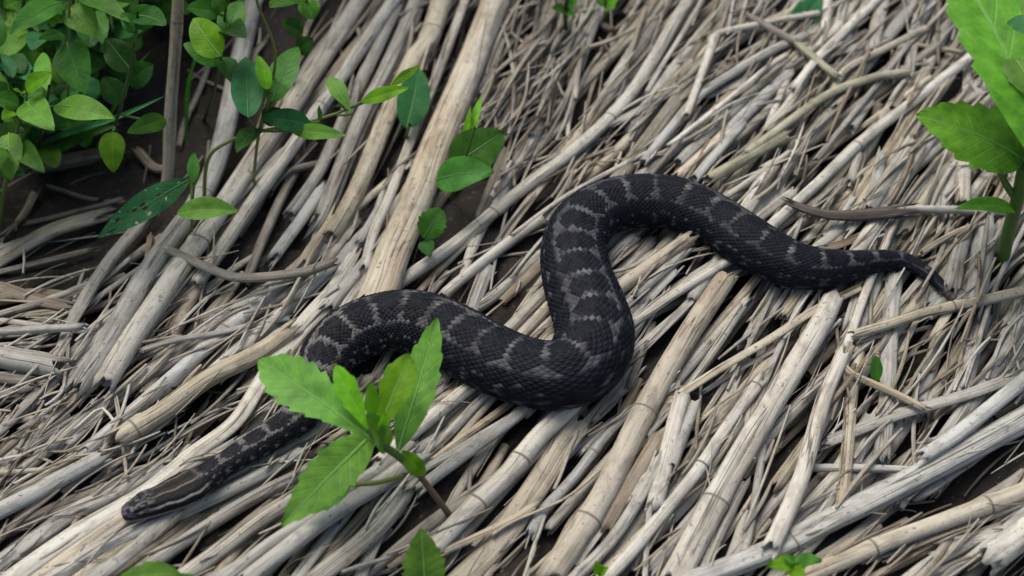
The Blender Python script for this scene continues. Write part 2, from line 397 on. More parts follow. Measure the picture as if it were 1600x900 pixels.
# ------------------------------------------------------------------ the reed stalks traced from the photograph
# layer tint width[-width] form : points [; nodes at fractions] [| label]   forms: r round, f flattened, s split strip, t twig
TRACED = '''
2 w 16-20 r : 279,-60 278,0 272,100 266,180 263,260 258,300 ; .28 | upright tan reed rising among the leafy shrub stems
1 d 9 r : 335,80 312,140 288,195 280,230
1 d 5 t : 293,110 325,128 357,143
2 b 26-38 r : 404,-60 396,0 372,105 346,225 318,300 266,375 222,440 175,525 122,608 ; .52 | long silvery reed running from the leafy shrub to a shredded lower end
2 p 27-38 r : 600,-50 564,0 462,160 422,212 364,298 312,375 260,450 210,525 162,602 ; .66 | long pale reed lying along the silvery one, left-leaning sprig crossing it
2 g 22-24 r : 650,-50 615,0 536,117 462,222 400,308 345,390 305,445 ; .45 | slim pale reed third across from the leafy shrub
1 v 20 r : 655,-60 622,5 560,140 518,228 495,275 452,335 | mauve-grey reed with a snapped end above the dark hollow
2 g 28-30 f : 660,-20 635,45 600,120 562,195 510,325 497,350 | flattened grey reed ending in a brown hollow stub
1 b 18 r : 656,-50 652,0 640,65 628,120 600,190
2 t 33-28 r : 705,-50 690,0 668,65 645,95 606,180 565,280 540,330 515,372 ; .24 | two-tone reed, brown above its joint and pale below it
3 p 14-17 r : 745,-50 727,0 682,120 637,232 607,312 585,362 570,420 | slender pale reed leaning along the thickest stalk
3 w 40-64 r : 796,-50 775,0 733,108 683,222 650,312 612,400 595,448 578,490 ; .10 | thickest reed of all, cream with a warm tan flank, ending at the snake
1 d 10 r : 810,45 765,112 730,165 705,205
0 d 7 r : 805,158 770,182 735,205
0 g 6 r : 808,168 760,205
2 t 34-30 s : -40,428 0,405 85,358 165,334 | shredded tan reed lying below the holed leaf
1 g 10 r : -40,402 0,388 32,376
1 d 12 s : -40,436 0,425 60,410 142,390
2 v 24-20 s : 222,348 175,402 138,455 112,505 85,570 48,625 -10,680 -40,700 | brown-grey split reed curving down past the silvery pair
4 d 15-17 t : 262,392 312,413 357,430 402,432 470,428 523,410 | crooked brown-grey twig lying across the pale reeds
2 p 4 t : 36,372 38,400 37,428
0 n 10 r : 235,370 231,405 232,440
0 n 24 s : -30,445 0,450 55,468 115,480
1 t 14 s : -30,500 20,492 70,488 118,482
2 g 15 r : -40,518 0,518 70,514 128,511
1 g 40 r : -40,548 0,556 50,566 92,574 | stout grey reed butt poking in behind the brown-grey split reed
0 d 20 r : -40,590 0,592 60,598
0 n 16 s : -30,628 0,618 55,602
3 g 6 t : 108,522 105,565 99,610
2 n 6 t : 160,541 225,534 282,525 | thin reddish-brown twig across the silvery reed ends
2 g 11 t : 222,548 275,532 350,519 402,505 455,498
2 t 34-30 r : 190,682 250,645 325,592 402,552 455,515 ; .1 | tan-grey reed with a dark round joint scar behind the snake's neck
3 p 22-34 s : 552,398 520,450 482,492 435,550 404,602 366,660 300,710 240,760 190,792 120,832 30,895 -10,925 | bright split reed that the snake's neck and chin rest on
2 b 26-31 r : 162,712 100,745 50,772 0,797 -50,825 | silvery reed with a crumbling end beside the frayed brown fibres
2 t 8 r : 120,712 50,755 0,779 -40,800
1 t 10 t : -40,740 0,738 80,734
3 p 5 t : 117,670 140,650 158,637 172,650 186,670
1 g 34 s : -50,915 0,880 62,838 120,798 178,772 262,720 | dull fibrous grey reed running towards the snake's snout
2 w 30 s : 40,915 140,845 205,800 265,762 | tan split reed directly below the snake's chin
1 g 24 r : 60,920 150,862 205,835 285,800 400,745 475,702
1 v 23 r : 200,905 245,876 312,830 400,776 480,735 540,690
1 p 29 r : 268,915 350,855 402,815 470,770 525,725
2 g 22 r : 340,915 400,866 437,840 505,797 550,762 600,728 645,690
2 v 29 r : 380,910 475,836 540,790 600,752 655,712
1 t 20 s : 440,920 525,850 590,775 628,745
1 g 34 s : 480,915 575,838 620,785 645,735 | fibrous dark-grey reed under the serrated seedling's stem
2 g 8 t : 535,893 575,880 610,870
1 d 7 r : 735,735 733,765 738,800
3 p 31 r : 895,632 840,685 800,733 750,782 712,820 676,862 ; .38 .68 | jointed pale reed where the serrated seedling is rooted
3 w 13 s : 688,864 750,836 800,812 838,788
2 t 42 s : 690,935 775,850 830,772 880,692 915,645 | broad tan crushed reed in front of the snake's middle bend
3 b 15-18 r : 1052,604 1000,635 955,672 895,748 848,798 828,835 ; .5 | silvery reed crossing over the jointed one in front of the snake
3 p 6 t : 903,672 885,718 866,765
3 t 5 t : 940,733 880,780 800,816 770,835
3 p 6 t : 852,806 836,850 816,910
2 w 34-42 r : 1135,432 1075,525 1008,640 950,757 912,820 855,905 ; .46 .80 | stout cream reed with two dark joints in front of the snake
1 n 27 r : 1032,680 985,757 945,825
1 p 27 r : 1066,618 1045,700 1022,795
1 g 18 r : 1088,628 1070,675 1050,730
3 p 19-21 r : 1188,594 1137,665 1087,740 1037,800 975,875 940,912 ; .05 .40 | slender pale reed laid across the thick cream one
2 p 33-46 r : 1304,462 1280,510 1215,615 1150,725 1100,820 1050,915 ; .72 | stoutest pale reed running out from under the snake's tail
2 g 20 r : 885,915 960,838 1012,755 1030,715
3 g 9 s : 1021,735 1012,825 1007,915
1 g 21 r : 1160,755 1115,850 1095,905
1 g 13 r : 1193,695 1172,830 1160,870
3 b 38-44 s : 1060,918 1200,862 1300,812 1400,762 1500,710 1600,656 1660,620 ; .3 | long grooved grey reed, heaviest of the crossing reeds beside the crumpled seedling
3 b 24 r : 1440,715 1500,675 1600,594 1650,555 | grey reed lying beside the grooved one, rising away from it
3 p 46 r : 1545,876 1600,832 1660,790 | stout pale reed butt with a blunt end below the jointed tan reed
3 t 28-31 r : 1230,915 1375,851 1475,814 1600,768 1660,745 ; .32 .74 | greyish-tan jointed reed parallel to the grooved one
2 p 12-14 r : 1402,335 1380,390 1355,450 1322,545
3 p 24-30 r : 1318,553 1287,625 1255,737 1225,812 1204,858 | pale weathered reed with a forked upper end, front of the tail
2 g 14 r : 1268,731 1340,731 1418,734 | short grey reed lying crosswise behind the grooved one
2 g 22 s : 1285,694 1340,672 1410,645 1500,620 1580,592 | curved grey-tan reed bridging the upright stalks
2 t 13 t : 1328,538 1321,560 1325,582 1400,616 1445,638 | elbow-bent tan stem wedged between the upright reeds
3 t 17-19 r : 1332,524 1400,503 1450,487 1530,471 1600,455 1650,445 ; .5 | tan reed under the snake's rattle
3 t 7 t : 1335,536 1390,523 1455,511
3 p 8-9 r : 1625,305 1603,350 1557,445 1530,530 1505,605 | thin straight pale straw leaning beside the broad-leaved plant
0 g 27 r : 1398,430 1391,500 1388,600 1378,720
0 t 20 r : 1342,545 1330,620 1325,690 1316,800
1 g 23 r : 1470,520 1455,570 1437,630
1 t 20 r : 1512,525 1468,600 1445,650
1 v 26 r : 1538,490 1522,540 1505,620
2 g 6 t : 1630,478 1600,490 1572,518 1555,555 1542,592
2 d 4 t : 1505,531 1560,531 1630,530
2 t 15 s : 1058,618 1125,576 1200,531 1275,483 1350,446 | long tan split straw lying just in front of the snake's tail
2 v 9 s : 1100,612 1150,580 1215,543
1 p 23 r : 1215,450 1200,478 1165,540
2 p 14-16 r : 984,508 1065,452 1142,405 | bright narrow reed poking out from inside the tail arch
1 d 13 r : 1020,505 1000,560 982,605
1 g 26 s : 895,680 955,622 985,585
2 g 22 r : 780,528 800,510 856,455 890,425
2 p 20 r : 795,540 815,522 860,475 885,450
1 g 18 r : 690,470 740,483 800,440 850,395
2 p 18 r : 690,465 705,450 800,374 850,340
3 p 8 r : 800,368 850,330 900,297 972,258 1010,240
2 p 23-19 r : 600,458 712,380 800,308 905,228 975,160 1018,97 1050,42 1085,-15 1110,-60 ; .30 .62 | very long pale reed curving from the thickest stalk past the snake
2 g 8 r : 1115,-40 1097,0 1065,55 1032,107 1010,145
1 t 18 r : 1110,72 1025,160 985,215 930,268 880,310
2 p 11-13 r : 1280,20 1200,35 1150,45 1116,55 1110,75 1098,110 1072,182 | pale straw sharply bent at an elbow behind the snake
2 b 16 r : 1260,55 1200,82 1125,127 1087,155 1045,205 1005,255
2 p 9 r : 1230,85 1200,105 1117,172 1045,228
1 g 19 r : 1225,95 1195,125 1095,220 1060,255
1 b 21 r : 1230,115 1200,145 1120,222 1080,262
1 p 18 r : 1085,208 1065,226 995,280
1 w 22 r : 1140,205 1110,232 1060,278
1 b 17 r : 1160,195 1132,225 1085,280
2 o 19 r : 1230,212 1190,233 1105,281 | olive tan reed just behind the snake's upper bend
2 p 10 r : 1235,237 1200,262 1130,310
1 p 24 r : 1205,262 1188,290 1160,335
1 g 20 r : 770,398 800,376 875,328 910,305
2 p 17 r : 1240,300 1180,345 1155,370
1 b 23 r : 930,432 945,415 990,370
1 p 20 r : 935,458 957,437 1020,375
2 w 25 r : 950,468 970,448 1060,385 1080,372 
1 g 17 r : 990,465 1005,450 1075,388
1 n 14 r : 1075,440 1085,415 1105,385
2 p 24 r : 590,722 640,680 732,605 800,548
1 g 16 r : 560,782 670,708 755,622 805,578
2 w 14 r : 635,765 680,718 790,635 835,598
1 g 21 r : 655,765 690,737 800,655 855,605
3 p 17-19 r : 1520,86 1440,148 1345,222 1280,285 1196,360 ; .55 | long straight bright reed reaching from the broad-leaved plant to the snake
1 p 14 r : 1490,10 1470,32 1430,72
2 t 12 r : 1448,44 1375,80 1320,110 1300,148 1285,165
1 g 8 t : 1395,-30 1412,0 1444,44
3 o 14 r : 1245,68 1275,93 1309,121 | short olive stub with a dark hollow end
2 d 13 r : 1170,25 1200,42 1249,70
1 p 18 r : 1297,-40 1292,0 1287,50 1275,105
1 p 22 r : 1388,-30 1377,12 1360,85
1 g 16 r : 1328,-40 1320,0 1310,50
2 p 15 r : 1378,-8 1355,15 1282,87 1240,140
1 b 12 r : 1345,78 1300,142
2 v 9 r : 1420,68 1360,145 1300,218 1275,250
2 t 9 t : 1420,69 1505,83
1 p 16 r : 1426,73 1419,120
2 o 14 r : 1165,240 1200,215 1290,150 1362,122 1420,112
1 p 18 r : 1266,105 1235,160 1195,208
1 t 9 r : 1300,232 1320,217 1400,160 1455,120
1 p 14 r : 1512,105 1509,170
1 v 14 r : 1520,128 1545,170 1580,225
1 p 7 t : 1190,262 1240,236
1 p 7 t : 1246,220 1242,275
1 g 22 r : 1460,210 1415,275 1388,318
1 g 24 r : 1425,220 1375,300 1355,330
0 g 18 r : 1378,240 1364,312
0 p 14 r : 1342,242 1328,285
4 x 14-26 f : 1236,318 1262,328 1300,336 1345,336 1402,331 | dark mauve papery leaf sheath with a pointed tip behind the tail
3 g 15 r : 1400,327 1490,328 1580,331 ; .03 | grey reed lying crosswise, one end at the papery sheath
1 p 25 r : 1375,338 1334,402
2 n 17-12 l : 1288,388 1318,380 1348,366 | small reddish-brown scrap of dead leaf lying against the tail
2 p 8 t : 1402,340 1378,398
2 t 10 t : 1438,396 1500,360 1535,349
1 g 25 r : 1508,360 1482,455
1 g 36 r : 1540,352 1526,450 1518,480 | broad grey reed standing up against the broad-leaved plant's stem
1 p 24 r : 1506,255 1504,320
0 p 20 r : 1545,270 1500,330
1 p 7 t : 905,-30 904,0 897,62 882,205 | thin upright straw standing in the brown thatch
2 t 7 t : 1024,26 960,60 915,76 908,90 900,155 | thin straw kinked over in the brown thatch
1 d 5 t : 800,166 887,85
1 g 7 t : 780,180 882,145
1 g 8 t : 790,212 878,156
1 t 5 t : 790,45 842,87
1 n 14 r : 890,10 960,50
0 d 26 r : 870,-30 835,90 800,160
0 d 20 r : 800,-20 770,120 745,190
0 n 22 r : 830,60 790,200 750,260
0 d 18 r : 790,235 765,300 745,345
1 b 22 s : 428,402 487,320 505,290
1 t 25 s : 470,415 508,362 525,335
1 w 18 s : 508,412 545,358
1 g 16 r : 560,380 590,330 600,300
0 d 16 r : 385,440 430,330 470,250
0 d 14 r : 420,300 445,270 500,255
0 n 28 r : 60,260 120,250 180,238 | brown fallen stalk in shade beneath the leafy shrub
0 d 9 t : 40,350 100,335 190,312
0 d 7 t : 75,290 140,310 210,318
0 n 14 s : 55,300 40,330 20,360
0 n 16 r : 265,265 240,262 215,235
'''
def parse(line):
    label = nodes = None
    if '|' in line: line, label = line.split('|'); label = label.strip()
    if ';' in line: line, nodes = line.split(';'); nodes = [float(v) for v in nodes.split()]
    a, b = line.split(':')
    lay, tint, w, form = a.split()
    w = [float(v) for v in w.split('-')]; w = w * 2 if len(w) == 1 else w
    pts = [[float(v) for v in q.split(',')] for q in b.split()]
    return dict(layer=int(lay), tint=tint, w=w, form=form, pts=pts, nodes=nodes or [], label=label)
STALKS = [parse(l) for l in TRACED.strip().splitlines()]

# field of directions (picture angles of the traced stalks), used for the loose filling
_seg = []
for s in STALKS:
    P = np.array(s['pts'])
    for a, b in zip(P[:-1], P[1:]):
        _seg.append((*(a + b) / 2, math.atan2(b[1] - a[1], b[0] - a[0]), np.linalg.norm(b - a) * s['w'][0]))
_seg = np.array(_seg)
def field(x, y):
    w = _seg[:, 3] / ((_seg[:, 0] - x) ** 2 + (_seg[:, 1] - y) ** 2 + 2500)
    return 0.5 * math.atan2((w * np.sin(2 * _seg[:, 2])).sum(), (w * np.cos(2 * _seg[:, 2])).sum())
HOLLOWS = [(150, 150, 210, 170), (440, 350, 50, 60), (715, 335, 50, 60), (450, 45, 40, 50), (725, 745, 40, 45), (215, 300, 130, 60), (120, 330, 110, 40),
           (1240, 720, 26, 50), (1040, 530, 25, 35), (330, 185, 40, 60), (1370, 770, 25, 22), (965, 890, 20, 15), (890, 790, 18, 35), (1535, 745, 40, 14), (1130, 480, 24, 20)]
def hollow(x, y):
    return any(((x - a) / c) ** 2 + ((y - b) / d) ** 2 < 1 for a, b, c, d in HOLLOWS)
def zone(x, y):
    for (x0, x1, y0, y1), t in (
        ((-999, 350, -999, 300), 'in shade beneath the leafy shrub'),
        ((-999, 300, 300, 640), 'below the insect-holed leaf'),
        ((-999, 470, 640, 2000), "beside the snake's head"),
        ((470, 720, 600, 2000), 'under the serrated seedling'),
        ((300, 640, -999, 640), 'between the leafy shrub and the thickest reed'),
        ((640, 900, -999, 290), 'in the brown thatch behind the very long curved reed'),
        ((900, 1270, -999, 330), "behind the snake's upper bend"),
        ((640, 880, 290, 560), "tucked inside the snake's open S-bend"),
        ((880, 1160, 330, 500), "inside the arch of the snake's tail"),
        ((720, 1180, 500, 2000), "in front of the snake's thick middle bend"),
        ((1270, 2600, -999, 410), 'between the broad-leaved plant and the tail'),
        ((1160, 1360, 330, 700), "in front of the snake's tail"),
        ((1360, 2600, 410, 660), "around the snake's rattle"),
        ((1160, 2600, 600, 2000), 'among the crossing grey reeds by the crumpled seedling')):
        if x0 <= x < x1 and y0 <= y < y1: return t
    return 'in the reed mat'

def in_frame(x, y, m=0): return -m < x < 1600 + m and -m < y < 900 + m

# ---- a bed of crushed straw under everything (uncountable), then the filling reeds, then the traced ones
def strand_batch(items, seg=5):
    """items: (centre line, ra, rb, colour) -> one mesh"""
    Vs, Fs, Us, Cs = [], [], [], []; k = 0
    for X, ra, rb, col in items:
        n = len(X)
        taper = 0.55 + 0.45 * np.sin(np.linspace(0.15, math.pi - 0.15, n))
        V, F, U = tube(X, ra * taper, rb * taper, seg=seg, hollow=False)
        Vs.append(V); Fs.append(F + k); Us.append(U + RNG.uniform(0, 3)); Cs.append(np.broadcast_to(col, (len(V), 3))); k += len(V)
    return mesh_from('strands', np.concatenate(Vs), np.concatenate(Fs), np.concatenate(Us), np.concatenate(Cs))
PAL = np.array([(0.46, 0.445, 0.41), (0.40, 0.37, 0.32), (0.54, 0.525, 0.49), (0.29, 0.255, 0.21), (0.42, 0.41, 0.39), (0.37, 0.325, 0.265)]) * np.array([0.98, 1.0, 0.94])
def curved_px(x, y, ang, ln, curl):
    t = np.linspace(-0.5, 0.5, 6)
    a = ang + curl * t
    dx = np.cos(a) * ln / 5; dy = np.sin(a) * ln / 5
    px = np.cumsum(dx); py = np.cumsum(dy)
    return np.stack([x + px - px.mean(), y + py - py.mean()], -1)

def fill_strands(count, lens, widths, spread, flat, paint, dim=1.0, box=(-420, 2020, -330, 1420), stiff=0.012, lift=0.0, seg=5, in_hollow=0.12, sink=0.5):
    items = []
    while len(items) < count:
        x = RNG.uniform(box[0], box[1]); y = RNG.uniform(box[2], box[3])
        if hollow(x, y) and RNG.uniform() > in_hollow: continue
        ang = field(x, y) + RNG.normal(0, spread)
        P = curved_px(x, y, ang, RNG.uniform(*lens), RNG.normal(0, 0.35))
        if in_hollow < 0.2 and any(hollow(*P[i_]) for i_ in (0, 1, 4, 5)) and RNG.uniform() > 0.15: continue
        w = RNG.uniform(*widths)
        X, ra, rb, _ = settle(P, w, flat=flat, stiff=stiff, slack=0.006, n=8, lift=lift * RNG.uniform(0, 1), sink=sink)
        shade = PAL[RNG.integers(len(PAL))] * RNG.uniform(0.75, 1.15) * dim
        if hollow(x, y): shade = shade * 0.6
        items.append((X, ra, rb, shade))
        if paint: hm_paint(X, ra, rb, 0.8)
    return strand_batch(items, seg)
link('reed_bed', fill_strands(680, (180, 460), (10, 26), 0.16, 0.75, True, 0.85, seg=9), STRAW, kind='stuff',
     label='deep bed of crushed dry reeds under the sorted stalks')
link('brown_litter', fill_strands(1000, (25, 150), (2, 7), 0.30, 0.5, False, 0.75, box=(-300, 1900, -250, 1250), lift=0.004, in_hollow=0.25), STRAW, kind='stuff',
     label='fine brown straw litter packed between the reeds')

SEGS = 16
def reed_prof(n, form):
    th = np.linspace(0, 2 * np.pi, SEGS + 1)
    p = np.ones((n, SEGS + 1))
    m = max(2, n // 7)
    for j in range(SEGS): p[:, j] += 0.02 * vnoise(n, m) + RNG.normal(0, 0.03)
    if form in 'fsl':
        for _ in range(RNG.integers(1, 4)):          # creases where the reed is crushed or split
            c = RNG.uniform(0.25, 0.75) * SEGS + 0.6 * vnoise(n, 3)
            d = np.abs(np.arange(SEGS + 1)[None] - c[:, None])
            p -= (0.34 * RNG.uniform(0.6, 1)) * np.exp(-(d / 0.75) ** 2) * (0.6 + 0.4 * vnoise(n, 3))[:, None]
    p *= (1 + 0.012 * vnoise(n, max(2, n // 12)))[:, None]
    return p
def build_stalk(s):
    P = np.array(s['pts'], float)
    w = np.linspace(s['w'][0], s['w'][1], len(P))
    flat = {'r': 0.78, 'f': 0.55, 's': 0.42, 't': 0.8, 'l': 0.16}[s['form']]
    L = np.linalg.norm(np.diff(P, axis=0), axis=1).sum()
    stiff = 0.09 if s['w'][0] > 12 else 0.04
    X, ra, rb, mpp = settle(P, w, flat, stiff=stiff, n=max(8, int(L / 11)), pct=75 if s['layer'] < 4 else 96, lift=0 if s['layer'] < 4 else 0.002)
    if s['label'] and s['label'].startswith('upright tan reed'):      # leans out of the shrub, its foot in the hollow
        q_ = spline(P, n=len(X)); X, _ = unproject(q_, np.linspace(0.115, -0.012, len(X)))
    n = len(X)
    X = X + np.stack([vnoise(n, 4), vnoise(n, 4), vnoise(n, 4)], -1) * np.array([1, 1, 0.5]) * ra.mean() * (0.05 if s['form'] != 't' else 0.3)
    nodes = s['nodes']
    sw = np.ones(n); t = np.linspace(0, 1, n)
    LW = np.r_[0, np.cumsum(np.linalg.norm(np.diff(X, axis=0), axis=1))][-1]
    for f in nodes: sw += 0.10 * np.exp(-((t - f) * LW / 0.004) ** 2)
    seg = SEGS
    pr = reed_prof(n, s['form'])
    V, F, U = tube(X, ra * sw, rb * sw, seg, pr, hollow=s['w'][0] > 6, fray=1.0 if s['form'] in 'rt' else 2.2)
    z = zone(*project(X[n // 2:n // 2 + 1])[0])
    if s['label']: label, group = s['label'], 'dry reeds of the mat'
    else:
        wm = s['w'][0]
        size = 'hair-thin' if wm <= 6 else 'thin' if wm <= 12 else 'medium-width' if wm <= 22 else 'thick'
        kind = {'r': 'round reed', 'f': 'flattened reed', 's': 'split reed', 't': 'straw', 'l': 'leaf strip'}[s['form']]
        label = f"{size} {WORD[s['tint']]} dry {kind} {z}"; group = 'dry reeds ' + z
    name = 'dry_twig' if (s['form'] == 't' and s['tint'] in 'nd') else 'reed_straw' if s['form'] == 't' else 'reed_stalk'
    o = link(name, mesh_from(name, V, F, U), REED[s['tint']], label=label, cat='twig' if name == 'dry_twig' else 'reed', group=group)
    for f in nodes:                                   # joint rings
        i = min(n - 2, max(1, int(f * (n - 1))))
        T, S, Nn = frames(X); c = X[i]
        off = np.array([-1.0, -0.45, 0.0, 0.45, 1.0]) * 0.00065
        XX = c + T[i] * off[:, None]; k = np.array([1.0, 1.03, 1.012, 1.03, 1.0])
        rv, rf, ru = tube(XX, ra[i] * sw[i] * k, rb[i] * sw[i] * k, SEGS, np.repeat(pr[i:i + 1], 5, 0), hollow=False)
        link('node', mesh_from('node', rv, rf, ru), NODE_MAT, parent=o)
    hm_paint(X, ra, rb, 0.9)
    return o, X, ra, rb

def filler(count, layer, wr, lens, spread, tints, form='r'):
    out = []
    while len(out) < count:
        x, y = RNG.uniform(-40, 1640), RNG.uniform(-40, 940)
        if hollow(x, y): continue
        P = curved_px(x, y, field(x, y) + RNG.normal(0, spread), RNG.uniform(*lens), RNG.normal(0, 0.12))
        if any(hollow(*q_) for q_ in P): continue
        w = RNG.uniform(*wr)
        out.append(dict(layer=layer, tint=tints[RNG.integers(len(tints))], w=[w, w * RNG.uniform(0.85, 1.15)], form=form[RNG.integers(len(form))], pts=P.tolist(),
                        nodes=[RNG.uniform(0.2, 0.8)] if RNG.uniform() < 0.3 and w > 13 else [], label=None))
    return out
ALL = filler(60, -1, (14, 26), (320, 620), 0.14, 'gvtgbd', 'rrs') + filler(36, -0.5, (7, 14), (200, 460), 0.22, 'gtpv', 'rs') + filler(28, 1.5, (9, 22), (120, 380), 0.20, 'pgtgv', 'l') + STALKS
ALL.sort(key=lambda s: s['layer'])
done_mid = False
for s in ALL:
    if s['layer'] >= 2 and not done_mid:
        done_mid = True
        for nb, bx_ in ((250, (780, 1640, -60, 420)), (110, (640, 900, -40, 280)), (120, (-20, 470, 430, 740)), (100, (1150, 1640, 380, 900))):
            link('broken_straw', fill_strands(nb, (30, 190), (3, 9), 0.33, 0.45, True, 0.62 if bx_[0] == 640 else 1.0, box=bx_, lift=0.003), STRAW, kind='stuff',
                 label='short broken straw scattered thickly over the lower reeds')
        link('straw_fibres', fill_strands(360, (40, 240), (2, 7), 0.18, 0.55, False, 1.0, box=(-200, 1800, -150, 1000), lift=0.004), STRAW, kind='stuff',
             label='loose thin straw fibres and splinters lying among the reeds')
    build_stalk(s)
link('straw_splinters', fill_strands(100, (18, 110), (1.5, 4.5), 0.40, 0.6, False, 1.12, box=(-150, 1750, -120, 980), lift=0.006), STRAW, kind='stuff',
     label='pale splinters and shreds scattered over the reeds')

# ------------------------------------------------------------------ the snake
SNAKE_PX = [  # x, y, width in pixels along the middle of the back
    (188, 806, 40), (230, 791, 46), (272, 774, 48), (312, 753, 46), (350, 729, 46), (390, 703, 50), (430, 678, 55), (464, 652, 62), (489, 618, 72), (502, 580, 82),
    (521, 546, 92), (556, 520, 98), (597, 506, 102), (638, 503, 106), (678, 513, 109), (718, 533, 112), (766, 560, 114), (815, 580, 114), (860, 588, 116), (897, 580, 120), (922, 553, 124),
    (929, 518, 122), (918, 478, 117), (904, 438, 110), (897, 396, 103), (905, 360, 98), (932, 333, 94), (968, 319, 92), (1010, 315, 92), (1052, 319, 92), (1090, 332, 90), (1128, 352, 86),
    (1164, 377, 90), (1202, 399, 86), (1240, 415, 80), (1282, 421, 71), (1322, 417, 56), (1354, 411, 44), (1384, 407, 36), (1412, 408, 30), (1436, 419, 26), (1460, 436, 21), (1478, 456, 16)]
SP = np.array(SNAKE_PX, float)
X, ra, rb, mpp = settle(SP[:, :2], SP[:, 2], flat=0.84, stiff=0.03, slack=0.005, n=260, sink=0.66)
SL = np.r_[0, np.cumsum(np.linalg.norm(np.diff(X, axis=0), axis=1))]; SLEN = SL[-1]
NS, NR, PER = 2500, 78, 3                       # sections, scale rows round the body, vertices per row
su = np.linspace(0, SLEN, NS)
CX = np.stack([gsmooth(np.interp(su, SL, X[:, j]), 8) for j in range(3)], -1)
RA = gsmooth(np.interp(su, SL, ra), 12); RB = RA * 0.86
# head: own outline over the first centimetres (s, half width, half height, rise of the centre)
HL = 0.043
hs = np.array([0, .0012, .004, .008, .013, .020, .027, .033, .038, .043, .050, .062]) * (HL / 0.043)
hw = np.array([.0012, .0036, .0053, .0064, .0075, .0088, .0108, .0110, .0094, .0076, .0066, .0070])
hh = np.array([.0010, .0031, .0045, .0054, .0061, .0066, .0067, .0066, .0063, .0061, .0061, .0064])
blend = np.clip((su - 0.046) / 0.030, 0, 1); blend = blend * blend * (3 - 2 * blend)
RA = np.interp(su, hs, hw) * (1 - blend) + RA * blend
RB = np.interp(su, hs, hh) * (1 - blend) + RB * blend
SSEG = NR * PER
th = np.linspace(0, 2 * np.pi, SSEG + 1)        # 0 = belly seam, pi = back
phi = th - np.pi                                 # signed angle from the back
T, S, Nn = frames(CX)
tw = 0.42 * np.clip(1 - (su - 0.040) / 0.06, 0, 1)[:, None]; tw = tw * np.sign(Nn[:, 1:2] * 0 + (-S[:1, 1:2]))      # the head leans a little on its far side
S, Nn = S * np.cos(tw) + Nn * np.sin(tw), Nn * np.cos(tw) - S * np.sin(tw)
# cross-section: rounded, flatter belly, canthus on the head
ax = np.sin(phi)[None] * np.ones((NS, 1)); az = np.cos(phi)[None] * np.ones((NS, 1))
az = np.where(az < 0, az * 0.80, az)
headness = np.clip(1 - (su - 0.030) / 0.018, 0, 1)[:, None]
sq = 1 - 0.20 * headness * np.maximum(np.cos(phi)[None], 0) ** 3          # flat crown
az = az * sq
ax = ax * (1 + 0.10 * headness * np.exp(-((np.abs(phi)[None] - 0.85) / 0.3) ** 2))
ridge = 1 + 0.05 * (1 - headness) * np.exp(-(phi[None] / 0.25) ** 2)
az = az * ridge
# scales: diamond lattice that follows the girth
sc_len = 2 * np.pi * np.maximum(gsmooth(RA, 40), 0.004) / NR * 2.6
vv = np.cumsum(np.gradient(su) / sc_len)
uu = (phi / (2 * np.pi) * NR)
U2, V2 = np.meshgrid(uu, vv)
best = np.full(U2.shape, 9.0); BJ = np.zeros(U2.shape); BK = np.zeros(U2.shape); DU = np.zeros(U2.shape); DV = np.zeros(U2.shape)
j0 = np.floor(U2)
for dj in (0, 1):
    j = j0 + dj; odd = np.mod(j, 2) * 0.5
    k = np.round(V2 - odd)
    du = U2 - j; dv = V2 - (k + odd)
    d = np.abs(du) * 0.92 + np.abs(dv) * 1.9
    m = d < best
    best = np.where(m, d, best); BJ = np.where(m, j, BJ); BK = np.where(m, k + odd, BK); DU = np.where(m, du, DU); DV = np.where(m, dv, DV)
sw = (2 * np.pi * RA / NR)[:, None]
belly = np.clip((np.abs(phi)[None] - 2.2) / 0.3, 0, 1)
hd = 1 - 0.75 * headness
disp = sw * (0.26 * (1 - np.clip(best, 0, 1) ** 2.5) + 0.20 * np.exp(-(DU / 0.16) ** 2) * np.clip(1 - np.abs(DV) * 1.7, 0, 1) + 0.25 * DV) * (1 - belly) * hd
disp += sw * belly * 0.10 * np.abs(np.mod(V2, 1) - 0.5)
# mouth line on the head, brow ridge over the eye, pit in front of it
mouth = np.exp(-((np.abs(phi)[None] - 1.95) / 0.07) ** 2) * np.clip(1 - (su[:, None] - 0.027) / 0.004, 0, 1)
disp -= mouth * 0.0009
brow = np.exp(-((np.abs(phi)[None] - 0.95) / 0.16) ** 2) * np.exp(-((su[:, None] - 0.0115) / 0.0040) ** 2)
disp += brow * 0.0012
pit = np.exp(-((np.abs(phi)[None] - 1.40) / 0.12) ** 2) * np.exp(-((su[:, None] - 0.0068) / 0.0010) ** 2)
disp -= pit * 0.0010
plates = np.abs(np.mod(su[:, None] / 0.0042 + 0.5 * np.mod(np.round(np.abs(phi)[None] * 3), 2), 1) - 0.5)
disp += headness * (1 - belly) * 0.00028 * np.clip(plates * 5, 0, 1)
dirv = S[:, None] * ax[..., None] + Nn[:, None] * az[..., None]
V = CX[:, None] + S[:, None] * (ax * RA[:, None])[..., None] + Nn[:, None] * (az * RB[:, None])[..., None] + dirv * disp[..., None]
V[:, -1] = V[:, 0]
# colour pattern, decided scale by scale
vs = np.interp(BK, vv, su); ph = BJ * 2 * np.pi / NR
jit = np.random.default_rng(3)
hsh = np.mod(np.sin(BJ * 12.9898 + BK * 78.233) * 43758.5453, 1)
hsh2 = np.mod(np.sin(BJ * 39.346 + BK * 11.135) * 24634.6345, 1)
girth = np.interp(vs, su, gsmooth(RA, 40))
spacing = lambda s: np.interp(s, [0, .06, .14, .26, .50, .60, .70, .9], [.0125, .0125, .0150, .0168, .0160, .0140, .0115, .009])
ss = np.linspace(0, 1.2, 3000); phase = np.interp(vs, ss, np.cumsum(1 / spacing(ss)) * (ss[1] - ss[0]))
